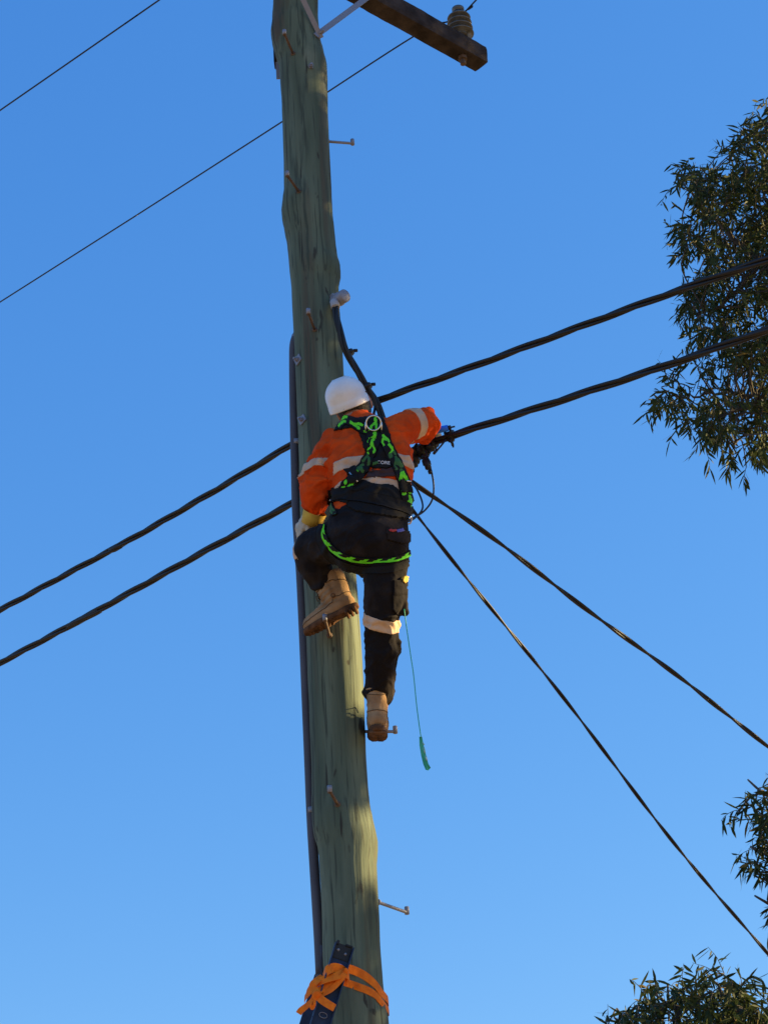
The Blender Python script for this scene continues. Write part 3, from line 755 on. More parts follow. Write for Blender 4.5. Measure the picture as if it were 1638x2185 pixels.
b = bmesh.new(); patch(b, [(796, 988), (806, 987), (807, 992), (796, 994)], BO, .010, .002, 1, 0); part('label_mark', b, [M_GREEN2], lab)
tc = bpy.data.curves.new('t', 'FONT'); tc.body = 'CORE'; tc.size = .021; tc.align_x = 'CENTER'; tc.align_y = 'CENTER'; tc.extrude = .0006
to = bpy.data.objects.new('t', tc); col().objects.link(to); dg = bpy.context.evaluated_depsgraph_get(); dg.update()
tm = to.evaluated_get(dg).to_mesh(); b = bmesh.new(); b.from_mesh(tm); bpy.data.objects.remove(to)
l, n = hit(817, 990, BO); n = (n + CB).normalized(); xx = (CR - n * CR.dot(n)).normalized(); b.transform(basis(l + n * .014, xx, n.cross(xx), n)); part('label_text', b, M_WHITE, lab, smooth=False)

# --- helmet
hb = P(746, 868, 7.585) - hy * 0.0
bm = bmesh.new(); prof = [(-.004, .985), (-.004, 1.02), (.001, 1.022), (.005, 1.020), (.012, 1.018), (.023, 1.015), (.028, .996), (.038, .992), (.050, .986)]
for a in range(6, 91, 6): prof.append((.050 + .086 * math.sin(R_(a)), .985 * math.cos(R_(a)) ** .92 + .0006))
A_, B_ = .0915, .118
loft(bm, [ering(hb + hz * z, hx * A_ * r, hy * B_ * r, 48) for z, r in prof], cap=False)
loft(bm, [ering(hb + hz * z, hx * A_ * r, hy * B_ * r, 48) for z, r in [(-.004, .985), (.03, .96), (.08, .82), (.12, .4), (.125, .01)]], cap=False)
for v in bm.verts:
    q = v.co - hb; z = q.dot(hz)
    if z > .045: v.co += hz * .0035 * (math.exp(-((abs(q.dot(hx)) - .030) / .007) ** 2)) * min(1, (z - .045) / .03)
# peak
pk = []
for i in range(17):
    a = R_(30 + 120 * i / 16); o_ = hx * math.cos(a) * A_ * 1.02 + hy * math.sin(a) * B_ * 1.02; k = math.sin(math.pi * i / 16)
    pk.append((hb + o_ + hz * .004, hb + o_ + hy * .045 * k - hz * .010 * k))
for s in (0, 1):
    vs = [(bm.verts.new(a - hz * .003 * s), bm.verts.new(b - hz * .003 * s)) for a, b in pk]
    for q, r in zip(vs, vs[1:]): bm.faces.new((q[0], q[1], r[1], r[0]))
helmet = part('helmet', bm, M_HELM)
bh = BVHTree.FromObject(helmet, bpy.context.evaluated_depsgraph_get()) if False else None
for px, py, s in ((731, 839, .0022), (734, 873, .0022), (776, 822, .003), (780, 836, .003)):
    # small vent holes / rivets
    d = (RM @ V(((px - 819) / F, -(py - 1092.5) / F, -1))).normalized()
    q = hb + hz * .05; best = None
    for t in [6 + .0015 * i for i in range(2600)]:
        p = CAM + d * t; r = p - hb; z = r.dot(hz); rr = math.hypot(r.dot(hx) / A_, r.dot(hy) / B_)
        lim = 1.0 if z < .05 else .972 * max(0, 1 - ((z - .05) / .086) ** 2) ** .43
        if -.004 < z < .136 and rr <= lim + .01: best = p; break
    if best is not None:
        b = bmesh.new(); ellipsoid(b, best, CR * s * 1.5, CB * s * .5, CU * s, 10); part('helmet_vent', b, M_BLKPL, helmet)

# --- gloves
for M, cl, sd, wr, cf in ((HL, .55, -1, P(661, 1097, 7.585), [(P(668, 1090, 7.57), .045), (P(664, 1105, 7.585), .039)]), (HR, .8, 1, HR.translation, None)):
    b = bmesh.new(); hand_parts(b, M, cl, 1.08, .0108, sd); b = fuse(b, .0036, 2)
    displace(b, lambda p, n: .0018 * noise.noise(p * 70)); gl = part('glove', b, M_GLOVE)
    b = bmesh.new()
    if cf:
        a = P(672, 1092, 7.565); c = P(664, 1118, 7.60); d = c - a; x, y = frame(d)
        rings = [ering(a + d * t, x * r, y * r, 28) for t, r in ((0, .050), (.4, .050), (1, .044), (1, .040), (.4, .044))]
        loft(b, rings, cap=False)
        displace(b, lambda p, n: .003 * noise.noise(p * 40))
    else: cyl(b, M @ V((0, -.06, 0)), M @ V((0, -.01, 0)), .036, 20)
    part('glove_cuff', b, M_CUFF, gl)

# --- boots
def boot(M, S, top=.222, fat=1.0):
    def T(x, y, z): return M @ V((x * S, y * S, z * S))
    Q = M.to_3x3(); b = bmesh.new()
    limb(b, [(T(0, -.028, .046), .045 * S), (T(0, .05, .048), .047 * S), (T(.002, .12, .040), .050 * S), (T(.003, .175, .033), .047 * S), (T(.002, .195, .030), .042 * S)])
    limb(b, [(T(0, .09, .065), .040 * S), (T(0, .15, .048), .040 * S)])
    limb(b, [(T(0, -.022, .06), .046 * S), (T(0, -.018, .11), .047 * S * fat), (T(0, -.022, .16), .050 * S * fat), (T(0, -.024, .205), .054 * S * fat)])
    limb(b, [(T(0, .045, .07), .046 * S), (T(0, .034, .11), .047 * S * fat), (T(0, .028, .16), .050 * S * fat), (T(0, .030, .205), .053 * S * fat)])
    b = fuse(b, .0045, 3)
    Mi = M.inverted()
    for v in b.verts:
        q = Mi @ v.co
        if q.z < .004 * S: q.z = .004 * S
        if q.z > top * S: q.z = top * S - .2 * (q.z - top * S)
        v.co = M @ q
    def bd(p, n):
        q = (Mi @ p) / S; d = .0016 * noise.noise(p * 40)
        if .06 < q.z < .15 and q.y > -.02: d += .0028 * math.sin(q.z * 210 + q.y * 40) * max(0, min(1, (q.y + .02) * 20))      # creases at the ankle
        if abs(q.z - .165) < .004: d -= .0022
        return d
    displace(b, bd)
    BB = bvh_of(b); bo = part('boot', b, M_BOOT)
    # sole: welt plate, heel block and lugs
    out = []
    for i in range(40):
        a = 2 * math.pi * i / 40; y = .085 + .155 * math.sin(a); wx = .046 + .006 * math.sin(a) - .010 * math.exp(-((y - .045) / .04) ** 2)
        out.append((math.copysign(abs(math.cos(a)) ** .75, math.cos(a)) * wx, y))
    b = bmesh.new()
    loft(b, [[T(x * k, (y - .085) * k + .085, z) for x, y in out] for z, k in ((.014, .97), (.014, 1.03), (.004, 1.05), (-.012, 1.04), (-.014, 1.0))])
    for yy in (-.050, -.026, -.002):
        box(b, M @ Matrix.Translation(V((0, yy, -.020)) * S), .080 * S, .019 * S, .020 * S, .003 * S)
    for yy in (.085, .108, .131, .154, .177, .200, .221):
        wq = .098 - max(0, yy - .17) * .65
        for xs in (-1, 1):
            box(b, M @ Matrix.Translation(V((xs * wq * .23, yy, -.014)) * S) @ Matrix.Rotation(xs * .25, 4, 'Z'), wq * .42 * S, .015 * S, .009 * S, .002 * S)
    part('sole', b, M_SOLE, bo)
    # laces and seams
    b = bmesh.new()
    for k in range(6):
        y = .125 - k * .020; z = .086 + k * .018 if k < 4 else .14 + (k - 3) * .022; y = y if k < 4 else .058 - (k - 3) * .004
        pts = []
        for i in range(9):
            x = -.030 + .060 * i / 8; l, n, i_, t = BB.find_nearest(T(x, y + (.006 if k % 2 else -.006) * (i / 4 - 1), z + .03)); pts.append(l + n * .002)
        tube(b, pts, .0026 * S, 6)
    tube(b, [T(.01, .075, .150), T(.022, .095, .140), T(.02, .105, .112), T(.028, .10, .085)], .0022, 6)
    tube(b, [T(-.01, .075, .150), T(-.024, .10, .145), T(-.018, .105, .118)], .0022, 6)
    part('lace', b, M_LACE, bo)
    b = bmesh.new()
    for z0 in (.168, .060):
        pts = []
        for i in range(41):
            a = 2 * math.pi * i / 40; yy = .0 + .09 * math.cos(a) if z0 > .1 else .085 + .16 * math.cos(a)
            zz = z0 + (.02 * math.cos(a) if z0 > .1 else -.022 * math.cos(a))
            l, n, i_, t = BB.find_nearest(T(.09 * math.sin(a), yy, zz)); pts.append(l + n * .0012)
        tube(b, pts, .0016, 5, cap=False)
    part('seam', b, M_LACE, bo)
    for s in (-1, 1):
        b = bmesh.new(); l, n, i_, t = BB.find_nearest(T(.08 * s, .008, .078)); x, y = frame(n)
        tube(b, [l + n * .001 + (x * math.cos(a) + y * math.sin(a)) * .0085 for a in [i * math.pi / 10 for i in range(21)]], .0016, 6, cap=False); part('ankle_badge', b, M_SOLE, bo)
    return bo
def boot_at(heel, toe, up, S):
    y = (toe - heel).normalized(); z = (up - y * up.dot(y)).normalized(); x = y.cross(z)
    return basis(heel + y * .066 * S + z * .03 * S, x, y, z), S
hl, tl = P(766, 1302, 7.655), P(650, 1364, 7.695)
M, S = boot_at(hl, tl, CU * 1.0 - CR * .10 + V((0, .42, 0)), .80); boot(M, S, .225, 1.2)
M, S = boot_at(P(805, 1566, 7.715), P(805, 1566, 7.715) + V((-.02, 1, .20)), V((.05, .06, 1)), .90); boot(M, S, .185)

# ------------------------------------------------------------------ clamps and small gear at the lower cable
def on2(px, dz=0.0): # point of the lower cable at picture column px
    y = {880: 962, 900: 954, 920: 947, 940: 939, 960: 931, 975: 926}[px]; return PZ(px, y, z2 + dz)
cd2 = (on2(975) - on2(880)).normalized()
def clamp(px, label, s=1.0, tilt=0.0, drop_=0.0):
    c = on2(px) + V((0, -.0, drop_)); rootc = empty('cable_clamp', c, label, 'cable clamp', 'black clamps on the lower thick cable')
    Rt = Matrix.Rotation(tilt, 4, cd2); x = cd2; y = (Rt @ V((0, 0, 1))).normalized(); z = x.cross(y).normalized(); y = z.cross(x)
    b = bmesh.new(); box(b, basis(c + y * .004, x, y, z), .050 * s, .048 * s, .044 * s, .006 * s); box(b, basis(c - y * .022 * s, x, y, z), .036 * s, .03 * s, .036 * s, .005 * s)
    for k in (-1, 1): box(b, basis(c + x * k * .02 * s + y * .02 * s, x, y, z), .008, .03 * s, .052 * s, .002)
    build('clamp_jaw', b, M_BLKPL, rootc)
    b = bmesh.new(); cyl(b, c - y * .034 * s, c - y * .062 * s, .0095 * s, 6); cyl(b, c - y * .062 * s, c - y * .072 * s, .006 * s, 8); build('shear_bolt', b, M_BLKPL, rootc, smooth=False)
    b = bmesh.new(); cyl(b, c + z * .022 * s - y * .012, c + z * .022 * s - y * .012 - y * .04 * s + x * .01, .008 * s, 10); build('tap_port', b, M_BLKPL, rootc)
clamp(960, 'black clamp on the lower thick cable, rightmost, just past the blue tool', .72, .4)
clamp(920, 'black clamp hanging under the lower cable beneath the worker\'s right elbow', .95, -.5, -.006)
clamp(900, 'black clamp on the lower cable between the elbow and the worker\'s back', 1.05, .9, -.018)
clamp(880, 'lowest black clamp beside the worker\'s right armpit, with its bolts pointing down', 1.05, -.2, -.045)
# small box hanging on its lead, with the loop of lead under it
b = bmesh.new(); lead = [P(908, 962, 7.74), P(914, 985, 7.72), P(921, 1010, 7.71), P(925, 1040, 7.72), P(921, 1068, 7.74), P(905, 1090, 7.76), P(885, 1103, 7.74), P(866, 1112, 7.66)]
tube(b, catmull(lead, 8), .0042, 8)
con = build('cable_lead', b, M_CABLE); tag(con, 'thin black lead looping down from the clamps to the worker\'s hip', 'cable')
b = bmesh.new(); t0 = empty('inline_connector', P(912, 990, 7.70), 'small black connector box hanging on the thin looping lead under the clamps', 'connector')
a, c = P(906, 974, 7.71), P(917, 1010, 7.70); d = (c - a).normalized(); x = CR - d * CR.dot(d); x.normalize()
box(b, basis(a.lerp(c, .42), x, d, x.cross(d)), .027, .062, .020, .004); box(b, basis(a.lerp(c, .02) - x * .004, x, d, x.cross(d)), .016, .020, .014, .003); box(b, basis(a.lerp(c, .92) + x * .002, x, d, x.cross(d)), .017, .020, .014, .003); build('housing', b, M_BLKPL, t0)
b = bmesh.new(); box(b, basis(a.lerp(c, .35) - x * .016, x, d, x.cross(d)), .006, .03, .010, .002); build('latch', b, M_BLKPL, t0)
b = bmesh.new(); tube(b, catmull([P(878, 1030, 7.9), P(890, 1046, 7.85), P(900, 1070, 7.80), P(900, 1088, 7.76), P(884, 1106, 7.70), P(868, 1114, 7.64)], 8), .0042, 8)
tag(build('cable_lead', b, M_CABLE), 'short thin lead curving beside the worker\'s hip inside the larger loop', 'cable')
b = bmesh.new(); tube(b, [P(951, 938, 7.70), P(940, 952, 7.70), P(931, 962, 7.695)], .0042, 8); tube(b, [P(932, 960, 7.695), P(925, 968, 7.69)], .0065, 8)
tag(build('cut_cable_tail', b, M_CABLE), 'short cut cable tail sticking down-left from the rightmost clamp', 'cable')
b = bmesh.new(); a, c = P(918, 921, 7.71), P(956, 913, 7.69); cyl(b, a, c, .0145, 16, bev=.003); tl_ = build('hand_tool', b, M_TOOL)
tag(tl_, 'blue handled tool held above the lower cable by the right elbow', 'tool')
b = bmesh.new(); cyl(b, c, c + (c - a).normalized() * .012, .010, 12); cyl(b, c, c + (c - a).normalized() * .03, .004, 8); build('tip', b, M_BLKPL, tl_)
# clip at the hip and the lanyard tag
b = bmesh.new(); hp = P(872, 1106, 7.50)
tube(b, [hp + (CR * math.cos(a) * .012 + CU * math.sin(a) * .024) for a in [i * math.pi / 10 for i in range(21)]], .0032, 8, cap=False); part('hip_clip', b, M_CHROME, harness)
b = bmesh.new(); c = P(874, 1090, 7.47); box(b, basis(c, CR, CU, CB), .03, .05, .03, .006); part('hip_pouch', b, M_BLKPL, harness)
t0 = empty('tag_lanyard', P(863, 1306, 7.47), 'long thin green cord with a flat green tag hanging from the worker\'s right thigh', 'tagged cord')
b = bmesh.new(); cord = catmull([P(862, 1300, 7.46), P(868, 1345, 7.46), P(876, 1400, 7.465), P(882, 1440, 7.46), P(888, 1500, 7.465), P(893, 1540, 7.46), P(898, 1574, 7.46)], 6)
tube(b, cord, .0022, 6); build('cord', b, M_TAGG, t0)
b = bmesh.new(); pts = [(897, 1572, 6), (899, 1590, 9), (903, 1610, 10.5), (908, 1630, 11), (913, 1644, 11)]; rows = []
for i, (x, y, w_) in enumerate(pts):
    yo = .012 * math.sin(i * 1.1)
    rows.append([P(x - w_ / 2, y - (2 if i == 4 else 0), 7.46 + yo), P(x, y, 7.465), P(x + w_ / 2, y + (-6 if i == 4 else 0), 7.46 - yo)])
fr = [[b.verts.new(p) for p in r] for r in rows]; bk = [[b.verts.new(p + V((0, .0015, 0))) for p in r] for r in rows]
for i in range(4):
    for j in range(2):
        b.faces.new((fr[i][j], fr[i][j + 1], fr[i + 1][j + 1], fr[i + 1][j])); b.faces.new((bk[i][j], bk[i + 1][j], bk[i + 1][j + 1], bk[i][j + 1]))
    for j in (0, 2): b.faces.new((fr[i][j], fr[i + 1][j], bk[i + 1][j], bk[i][j]))
tg = build('tag', b, M_TAGG, t0)
b = bmesh.new()
for y0, y1 in ((1584, 1589), (1594, 1607), (1612, 1622)):
    x0 = 897 + (y0 - 1572) * .22
    q = [P(x0, y0, 7.455), P(x0 + 4, y0 + 1, 7.455), P(x0 + 6, y1, 7.452), P(x0 + 3, y1, 7.452)]; q2 = [p + V((0, .004, 0)) for p in q]
    fv = [b.verts.new(p) for p in q]; bv = [b.verts.new(p) for p in q2]; b.faces.new(fv); b.faces.new(bv[::-1])
    for i in range(4): b.faces.new((fv[i], bv[i], bv[(i + 1) % 4], fv[(i + 1) % 4]))
build('tag_print', b, M_TAGW, tg)

# ------------------------------------------------------------------ ladder lashed to the pole
lt = P(734, 2019, 7.655); lb = P(683, 2185, 7.655); ld = (lt - lb).normalized()
ladder = empty('extension_ladder', V((lb.x - (lb.z) * ld.x / ld.z, PY - .04, 0)), 'blue fibreglass extension ladder leaning on the pole, its top lashed with orange strap', 'ladder')
lx = V((-.10, .44, 0)).normalized(); lw = lx.cross(ld).normalized()     # lw: across the rail, in the ladder's leaning plane
L_ = lt.z / ld.z
def rail(top, sgn):
    bm = bmesh.new(); bot = top - ld * L_; m = (top + bot) / 2
    box(bm, basis(m + lx * .0, lw, ld, lx), .076, L_, .005, .0015)                       # web
    for s in (-1, 1): box(bm, basis(m + lw * s * .036 - lx * sgn * -.013, lw, ld, lx), .005, L_, .030, .0015)    # flanges point inwards to the rungs... set by sgn
    o = build('rail', bm, M_BLUE, ladder, smooth=False)
    b = bmesh.new(); c = top - ld * .026
    box(b, basis(c - lx * .003 * 1, lw, ld, lx), .066, .060, .006, .002); box(b, basis(c + ld * .030 - lw * .028, lw, ld, lx), .012, .016, .028, .002); box(b, basis(c + ld * .030 + lw * .018, lw, ld, lx), .030, .008, .028, .002)
    build('end_cap', b, M_BLKPL, o, smooth=False)
    for u, v_ in ((-.018, .004), (.014, -.004)):
        b = bmesh.new(); ellipsoid(b, c + lw * u + ld * v_ - lx * .0065, lw * .006, ld * .006, lx * .003, 12); build('rivet', b, M_STEEL, o)
    return o
near = lt + V((0, 0, 0)); far = near + lx * .455
rail(near, -1); rail(far, 1)
k = 0; s = .82
while s < L_ - .1:
    b = bmesh.new(); a = near - ld * s; c = far - ld * s
    cyl(b, a, c, .0165, 16); o = build('rung', b, M_ALU, ladder)
    if True:
        b = bmesh.new(); cyl(b, a - lx * .010, a + lx * .002, .0155, 16, bev=.003); build('rung_end', b, M_ALU, o)
    s += .295; k += 1
for s_, o_ in ((.085, .006), (.38, -.002)):
    b = bmesh.new(); a = near - ld * s_ + lw * o_; cyl(b, a - lx * .016, a + lx * .006, .013, 16, bev=.003); build('guide_stud', b, M_ALU, ladder)
b = bmesh.new(); a = near - ld * .28 - lx * .012; tube(b, [a + (lw * math.cos(t) * .016 + ld * math.sin(t) * .010) for t in [i * .35 for i in range(19)]], .0016, 6); build('wire_loop', b, M_STEEL, ladder)
# lower fly: second pair of rails, base section
for top, sg in ((near - lw * 0 + lx * -.036, -1), (far + lx * .036, 1)):
    t2 = top - ld * 1.1; bm = bmesh.new(); bot = t2 - ld * (L_ - 1.1); m = (t2 + bot) / 2
    box(bm, basis(m, lw, ld, lx), .084, L_ - 1.1, .006, .0015)
    for s_ in (-1, 1): box(bm, basis(m + lw * s_ * .040, lw, ld, lx), .005, L_ - 1.1, .032, .0015)
    build('base_rail', bm, M_BLUE, ladder, smooth=False)

# orange lashing
def tape3(bm, pts, wd, th=.0014, nrm=None):
    """free strap through points (position, normal)"""
    ps = catmull([p for p, n in pts], 10); ns = catmull([n for p, n in pts], 10); rows = []
    for i, p in enumerate(ps):
        d = (ps[min(i + 1, len(ps) - 1)] - ps[max(i - 1, 0)]).normalized(); n = ns[i]; n = (n - d * n.dot(d)).normalized(); s = d.cross(n)
        rows.append([p + s * wd / 2 + n * th / 2, p + s * wd / 6 + n * th, p - s * wd / 6 + n * th, p - s * wd / 2 + n * th / 2, p - s * wd / 2 - n * th / 2, p - s * wd / 6, p + s * wd / 6, p + s * wd / 2 - n * th / 2])
    loft(bm, rows)
bm = bmesh.new()
cx = P(756, 2125, PY).x
def around(z_of, a0, a1, n, r=.1405):
    out = []
    for i in range(n):
        t = i / (n - 1); a = R_(a0 + (a1 - a0) * t); nn = V((math.cos(a), math.sin(a), 0)); c = V((cx, PY, z_of(t)))
        out.append((c + nn * r, nn))
    return out
za = P(742, 2066, 7.78).z; zb_ = P(816, 2112, 7.9).z; zc = P(818, 2140, 7.9).z; zd = P(732, 2092, 7.78).z
FRONT = V((0, -1, -.25)).normalized()
def onpole(l): 
    o = []
    for x, y in l:
        q, n = hit(x, y, BV_POLE, 7.9); n = V((n.x, n.y, 0)).normalized(); o.append((q + n * .003, n))
    return o
def behind(z0, z1, a0, a1, n, r=.1325):
    return [(V((cx + math.cos(R_(a0 + (a1 - a0) * i / (n - 1))) * r, PY + math.sin(R_(a0 + (a1 - a0) * i / (n - 1))) * r, z0 + (z1 - z0) * i / (n - 1))), V((math.cos(R_(a0 + (a1 - a0) * i / (n - 1))), math.sin(R_(a0 + (a1 - a0) * i / (n - 1))), 0))) for i in range(n)]
f1 = onpole([(762, 2074), (781, 2085), (800, 2102), (811, 2117)]); f2 = onpole([(750, 2101), (766, 2107), (784, 2114), (800, 2124), (812, 2138)])
tape3(bm, [(P(736, 2067, 7.69), FRONT), (P(747, 2068, 7.745), FRONT)] + f1 + behind(f1[-1][0].z - .02, f1[-1][0].z - .05, 5, 175, 8), .034)
tape3(bm, [(P(722, 2084, 7.66), FRONT), (P(736, 2095, 7.72), FRONT)] + f2 + behind(f2[-1][0].z - .02, f2[-1][0].z + .02, 5, 175, 8), .030)
# turns round the near rail and the trailing ends
def px3(l): return [(P(x, y, Y), V(n).normalized()) for x, y, Y, n in l]
yn = 7.640
for seq, wd in (
    ([(690, 2086, 7.69, (-1, -.3, 0)), (697, 2072, yn - .02, (-.5, -1, 0)), (712, 2065, yn - .01, (0, -1, -.2)), (727, 2069, yn, (.2, -1, -.2)), (742, 2080, 7.68, (1, -.6, 0)), (745, 2090, 7.73, (1, .2, 0))], .036),
    ([(740, 2068, 7.66, (.6, -1, 0)), (735, 2078, yn - .012, (.3, -1, .2)), (722, 2096, yn - .012, (.2, -1, .2)), (705, 2112, yn - .012, (.1, -1, .3)), (685, 2122, yn - .01, (-.1, -1, .3)), (672, 2126, 7.66, (-.4, -1, .2))], .022),
    ([(738, 2072, 7.65, (.4, -1, 0)), (720, 2082, yn - .018, (0, -1, .2)), (700, 2088, yn - .018, (-.1, -1, .4)), (682, 2094, yn - .018, (0, -1, .2)), (668, 2104, 7.66, (-.4, -1, .1)), (655, 2122, 7.70, (-.5, -1, .3)), (650, 2132, 7.74, (-1, -.6, .2))], .032),
    ([(732, 2084, yn - .006, (.2, -1, 0)), (712, 2098, yn - .006, (.1, -1, .2)), (694, 2106, yn - .006, (0, -1, .1)), (678, 2116, yn - .02, (0, -1, .3)), (674, 2124, yn - .015, (0, -1, 0))], .028),
    ([(690, 2084, yn, (-.3, -1, .2)), (676, 2092, yn - .02, (-.2, -1, .6)), (668, 2104, yn - .01, (-.3, -1, 0)), (674, 2120, yn - .02, (0, -1, -.3))], .034),
    ([(676, 2124, yn - .02, (0, -1, 0)), (690, 2136, yn - .025, (.2, -1, -.2)), (704, 2145, yn - .025, (.2, -1, 0)), (714, 2151, yn - .02, (.1, -1, .2))], .030),
    ([(674, 2122, yn - .022, (-.1, -1, 0)), (666, 2136, yn - .02, (-.2, -1, .2)), (652, 2148, 7.64, (-.1, -1, .1)), (642, 2156, 7.65, (0, -1, -.1)), (637, 2163, 7.65, (0, -1, 0))], .024),
    ([(668, 2130, yn - .02, (0, -1, 0)), (663, 2142, yn - .025, (-.8, -1, 0)), (666, 2152, yn - .02, (0, -1, .2)), (671, 2142, yn - .03, (.8, -1, 0)), (670, 2130, yn - .02, (0, -1, 0))], .012),
    ([(672, 2112, yn - .02, (-.3, -1, 0)), (674, 2122, yn - .03, (0, -1, 0)), (676, 2134, yn - .02, (.3, -1, 0))], .030)):
    tape3(bm, px3(seq), wd)
ellipsoid(bm, P(738, 2074, 7.635), CR * .009, V((0, .010, 0)), CU * .016, 14); ellipsoid(bm, P(675, 2123, 7.615), CR * .016, V((0, .012, 0)), CU * .018, 14)
tag(build('lashing_strap', bm, M_STRAP, smooth=False), 'bright orange strap wrapped round the pole and knotted over the blue ladder rails', 'strap')
# ------------------------------------------------------------------ gum trees
def leaf_material(name, c1, c2, c3):
    m = bpy.data.materials.new(name); m.use_nodes = True; t = m.node_tree; b = t.nodes['Principled BSDF']
    b.inputs['Roughness'].default_value = .6; b.inputs['Specular IOR Level'].default_value = .12
    g = t.nodes.new('ShaderNodeNewGeometry'); r = t.nodes.new('ShaderNodeValToRGB'); r.color_ramp.interpolation = 'LINEAR'
    r.color_ramp.elements[0].color = (*c1, 1); r.color_ramp.elements[1].color = (*c3, 1); r.color_ramp.elements[1].position = 1.0
    e = r.color_ramp.elements.new(.72); e.color = (*c2, 1); e = r.color_ramp.elements.new(.95); e.color = (*c2, 1)
    t.links.new(g.outputs['Random Per Island'], r.inputs[0]); t.links.new(r.outputs[0], b.inputs['Base Color'])
    tr = t.nodes.new('ShaderNodeBsdfTranslucent'); t.links.new(r.outputs[0], tr.inputs[0]); mx = t.nodes.new('ShaderNodeMixShader'); mx.inputs[0].default_value = .22
    t.links.new(b.outputs[0], mx.inputs[1]); t.links.new(tr.outputs[0], mx.inputs[2]); t.links.new(mx.outputs[0], t.nodes['Material Output'].inputs[0])
    return m
M_LEAF = leaf_material('gum_leaf', (.018, .029, .009), (.052, .070, .020), (.20, .14, .035))
M_BARK = mat('gum_bark', (.075, .062, .050), .9, noise_s=5, c2=(.035, .030, .024), bump=.6, bump_s=30, stretch=(1, 1, .3))

# gaps carved into the added tree's crown so low sun reaches chosen spots
GAPS = [(P(765, 1366, 7.85), .55, .215), (P(832, 1500, 7.72), .10, .10), (P(800, 1800, 7.85), .4, .17)]
def in_gap(p):
    for c, rh, rz in GAPS:
        q = p - c; q = q - SUN * q.dot(SUN); h = V((q.x, q.y, 0)).length
        if (h / rh) ** 2 + (q.z / rz) ** 2 < 1: return True
    return False

class Crown:
    def __init__(s): s.v = []; s.f = []
    def leaf(s, p, d, side, L, W):
        """a sickle shaped hanging leaf: p base, d direction, side = flat direction"""
        n = d.cross(side).normalized(); side = n.cross(d).normalized(); b = len(s.v)
        curve = random.uniform(-.22, .34) * L; droop = random.uniform(0, .15) * L
        prev = []
        for k, (t, w_) in enumerate(((0, .08), (.22, .8), (.5, 1), (.78, .62), (1, 0))):
            c = p + d * (L * t) + side * (curve * t * t) + V((0, 0, -droop * t * t))
            if w_ == 0: s.v.append(tuple(c))
            else:
                s.v.append(tuple(c - side * W * w_ / 2 + n * W * .12 * w_)); s.v.append(tuple(c + side * W * w_ / 2 + n * W * .12 * w_))
        for k in range(3): a = b + 2 * k; s.f.append((a, a + 1, a + 3, a + 2))
        s.f.append((b + 6, b + 7, b + 8))
    def mesh(s, name, mat_, parent):
        me = bpy.data.meshes.new(name); base = root_loc(parent)
        me.from_pydata([(x - base.x, y - base.y, z - base.z) for x, y, z in s.v], [], s.f); me.materials.append(mat_)
        o = bpy.data.objects.new(name, me); o.parent = parent; col().objects.link(o); return o
def rnd3(k=1.0): return V((random.gauss(0, k), random.gauss(0, k), random.gauss(0, k)))
def twig(cr, tb, start, d, length, nl, LL, LW, droop=.55, gap=False):
    pts = [start]; d = d.normalized(); k = 6
    for i in range(k):
        d = (d + V((0, 0, -droop / k)) + rnd3(.10)).normalized(); pts.append(pts[-1] + d * length / k)
    if gap and in_gap(pts[3]): return
    tube(tb, pts, lambda t: .0042 * (1 - .7 * t), 4, cap=False)
    for i in range(nl):
        t = (i + .6) / nl * k; j = min(k - 1, int(t)); p = pts[j].lerp(pts[j + 1], t - j); dd = (pts[j + 1] - pts[j]).normalized()
        o = rnd3(); o = (o - dd * o.dot(dd)).normalized()
        ld_ = (dd * .55 + o * .75 + V((0, 0, -random.uniform(.15, 1.1)))).normalized()
        L = LL * random.uniform(.65, 1.25)
        if gap and in_gap(p + ld_ * L * .5): continue
        cr.leaf(p, ld_, rnd3(), L, LW * random.uniform(.7, 1.2))
def limb_path(bm, pts, r0, r1):
    ps = catmull(pts, 6); n = len(ps)
    for i in range(1, n - 1): ps[i] = ps[i] + rnd3(.012)
    tube(bm, ps, lambda t: r0 + (r1 - r0) * t, 8); return ps
def gum(label, base, limbs, regions, LL, LW, trunk_r, lean_top, group='gum trees on the right', gap=False, extra=None):
    t = empty('gum_tree', base, label, 'tree', group)
    tb = bmesh.new(); cr = Crown(); nodes = []
    limb_path(tb, [base, base.lerp(lean_top, .35) + V((.15, 0, 0)), base.lerp(lean_top, .7) - V((.1, 0, 0)), lean_top], trunk_r, trunk_r * .35)
    for pts, r0, r1 in limbs: nodes += limb_path(tb, pts, r0, r1)
    for poly, Y0, Y1, count, spread, dr in regions:
        x0 = min(p[0] for p in poly); x1 = max(p[0] for p in poly); y0 = min(p[1] for p in poly); y1 = max(p[1] for p in poly); c = 0; tries = 0
        while c < count and tries < count * 30:
            tries += 1; x = random.uniform(x0, x1); y = random.uniform(y0, y1)
            if not inside((x, y), poly): continue
            # clumping: leaves gather in tufts with gaps between
            if noise.noise(V((x / 40, y / 40, 3))) + spread < random.uniform(-.14, .14): continue
            Y = random.uniform(Y0, Y1); p = P(x, y, Y); c += 1
            nd = min(nodes, key=lambda q: (q - p).length_squared) if nodes else lean_top
            dv = (p - nd); dist = dv.length; out = dv.normalized() if dist > .01 else V((0, 0, 1))
            d = (out * .8 + rnd3(.45) + V((0, 0, .35))).normalized()
            if random.random() < .20 and dist < 1.5:
                m = nd.lerp(p, .5) + rnd3(.06) + V((0, 0, .05)); tube(tb, catmull([nd, m, p], 4), lambda t: .010 * (1 - .6 * t), 5, cap=False)
            twig(cr, tb, p, d, random.uniform(.18, .34) * LL / .13, random.randint(7, 11), LL, LW, dr, gap)
    cr.mesh('crown', M_LEAF, t); build('trunk', tb, M_BARK, t)
    return t
TY = 17.0
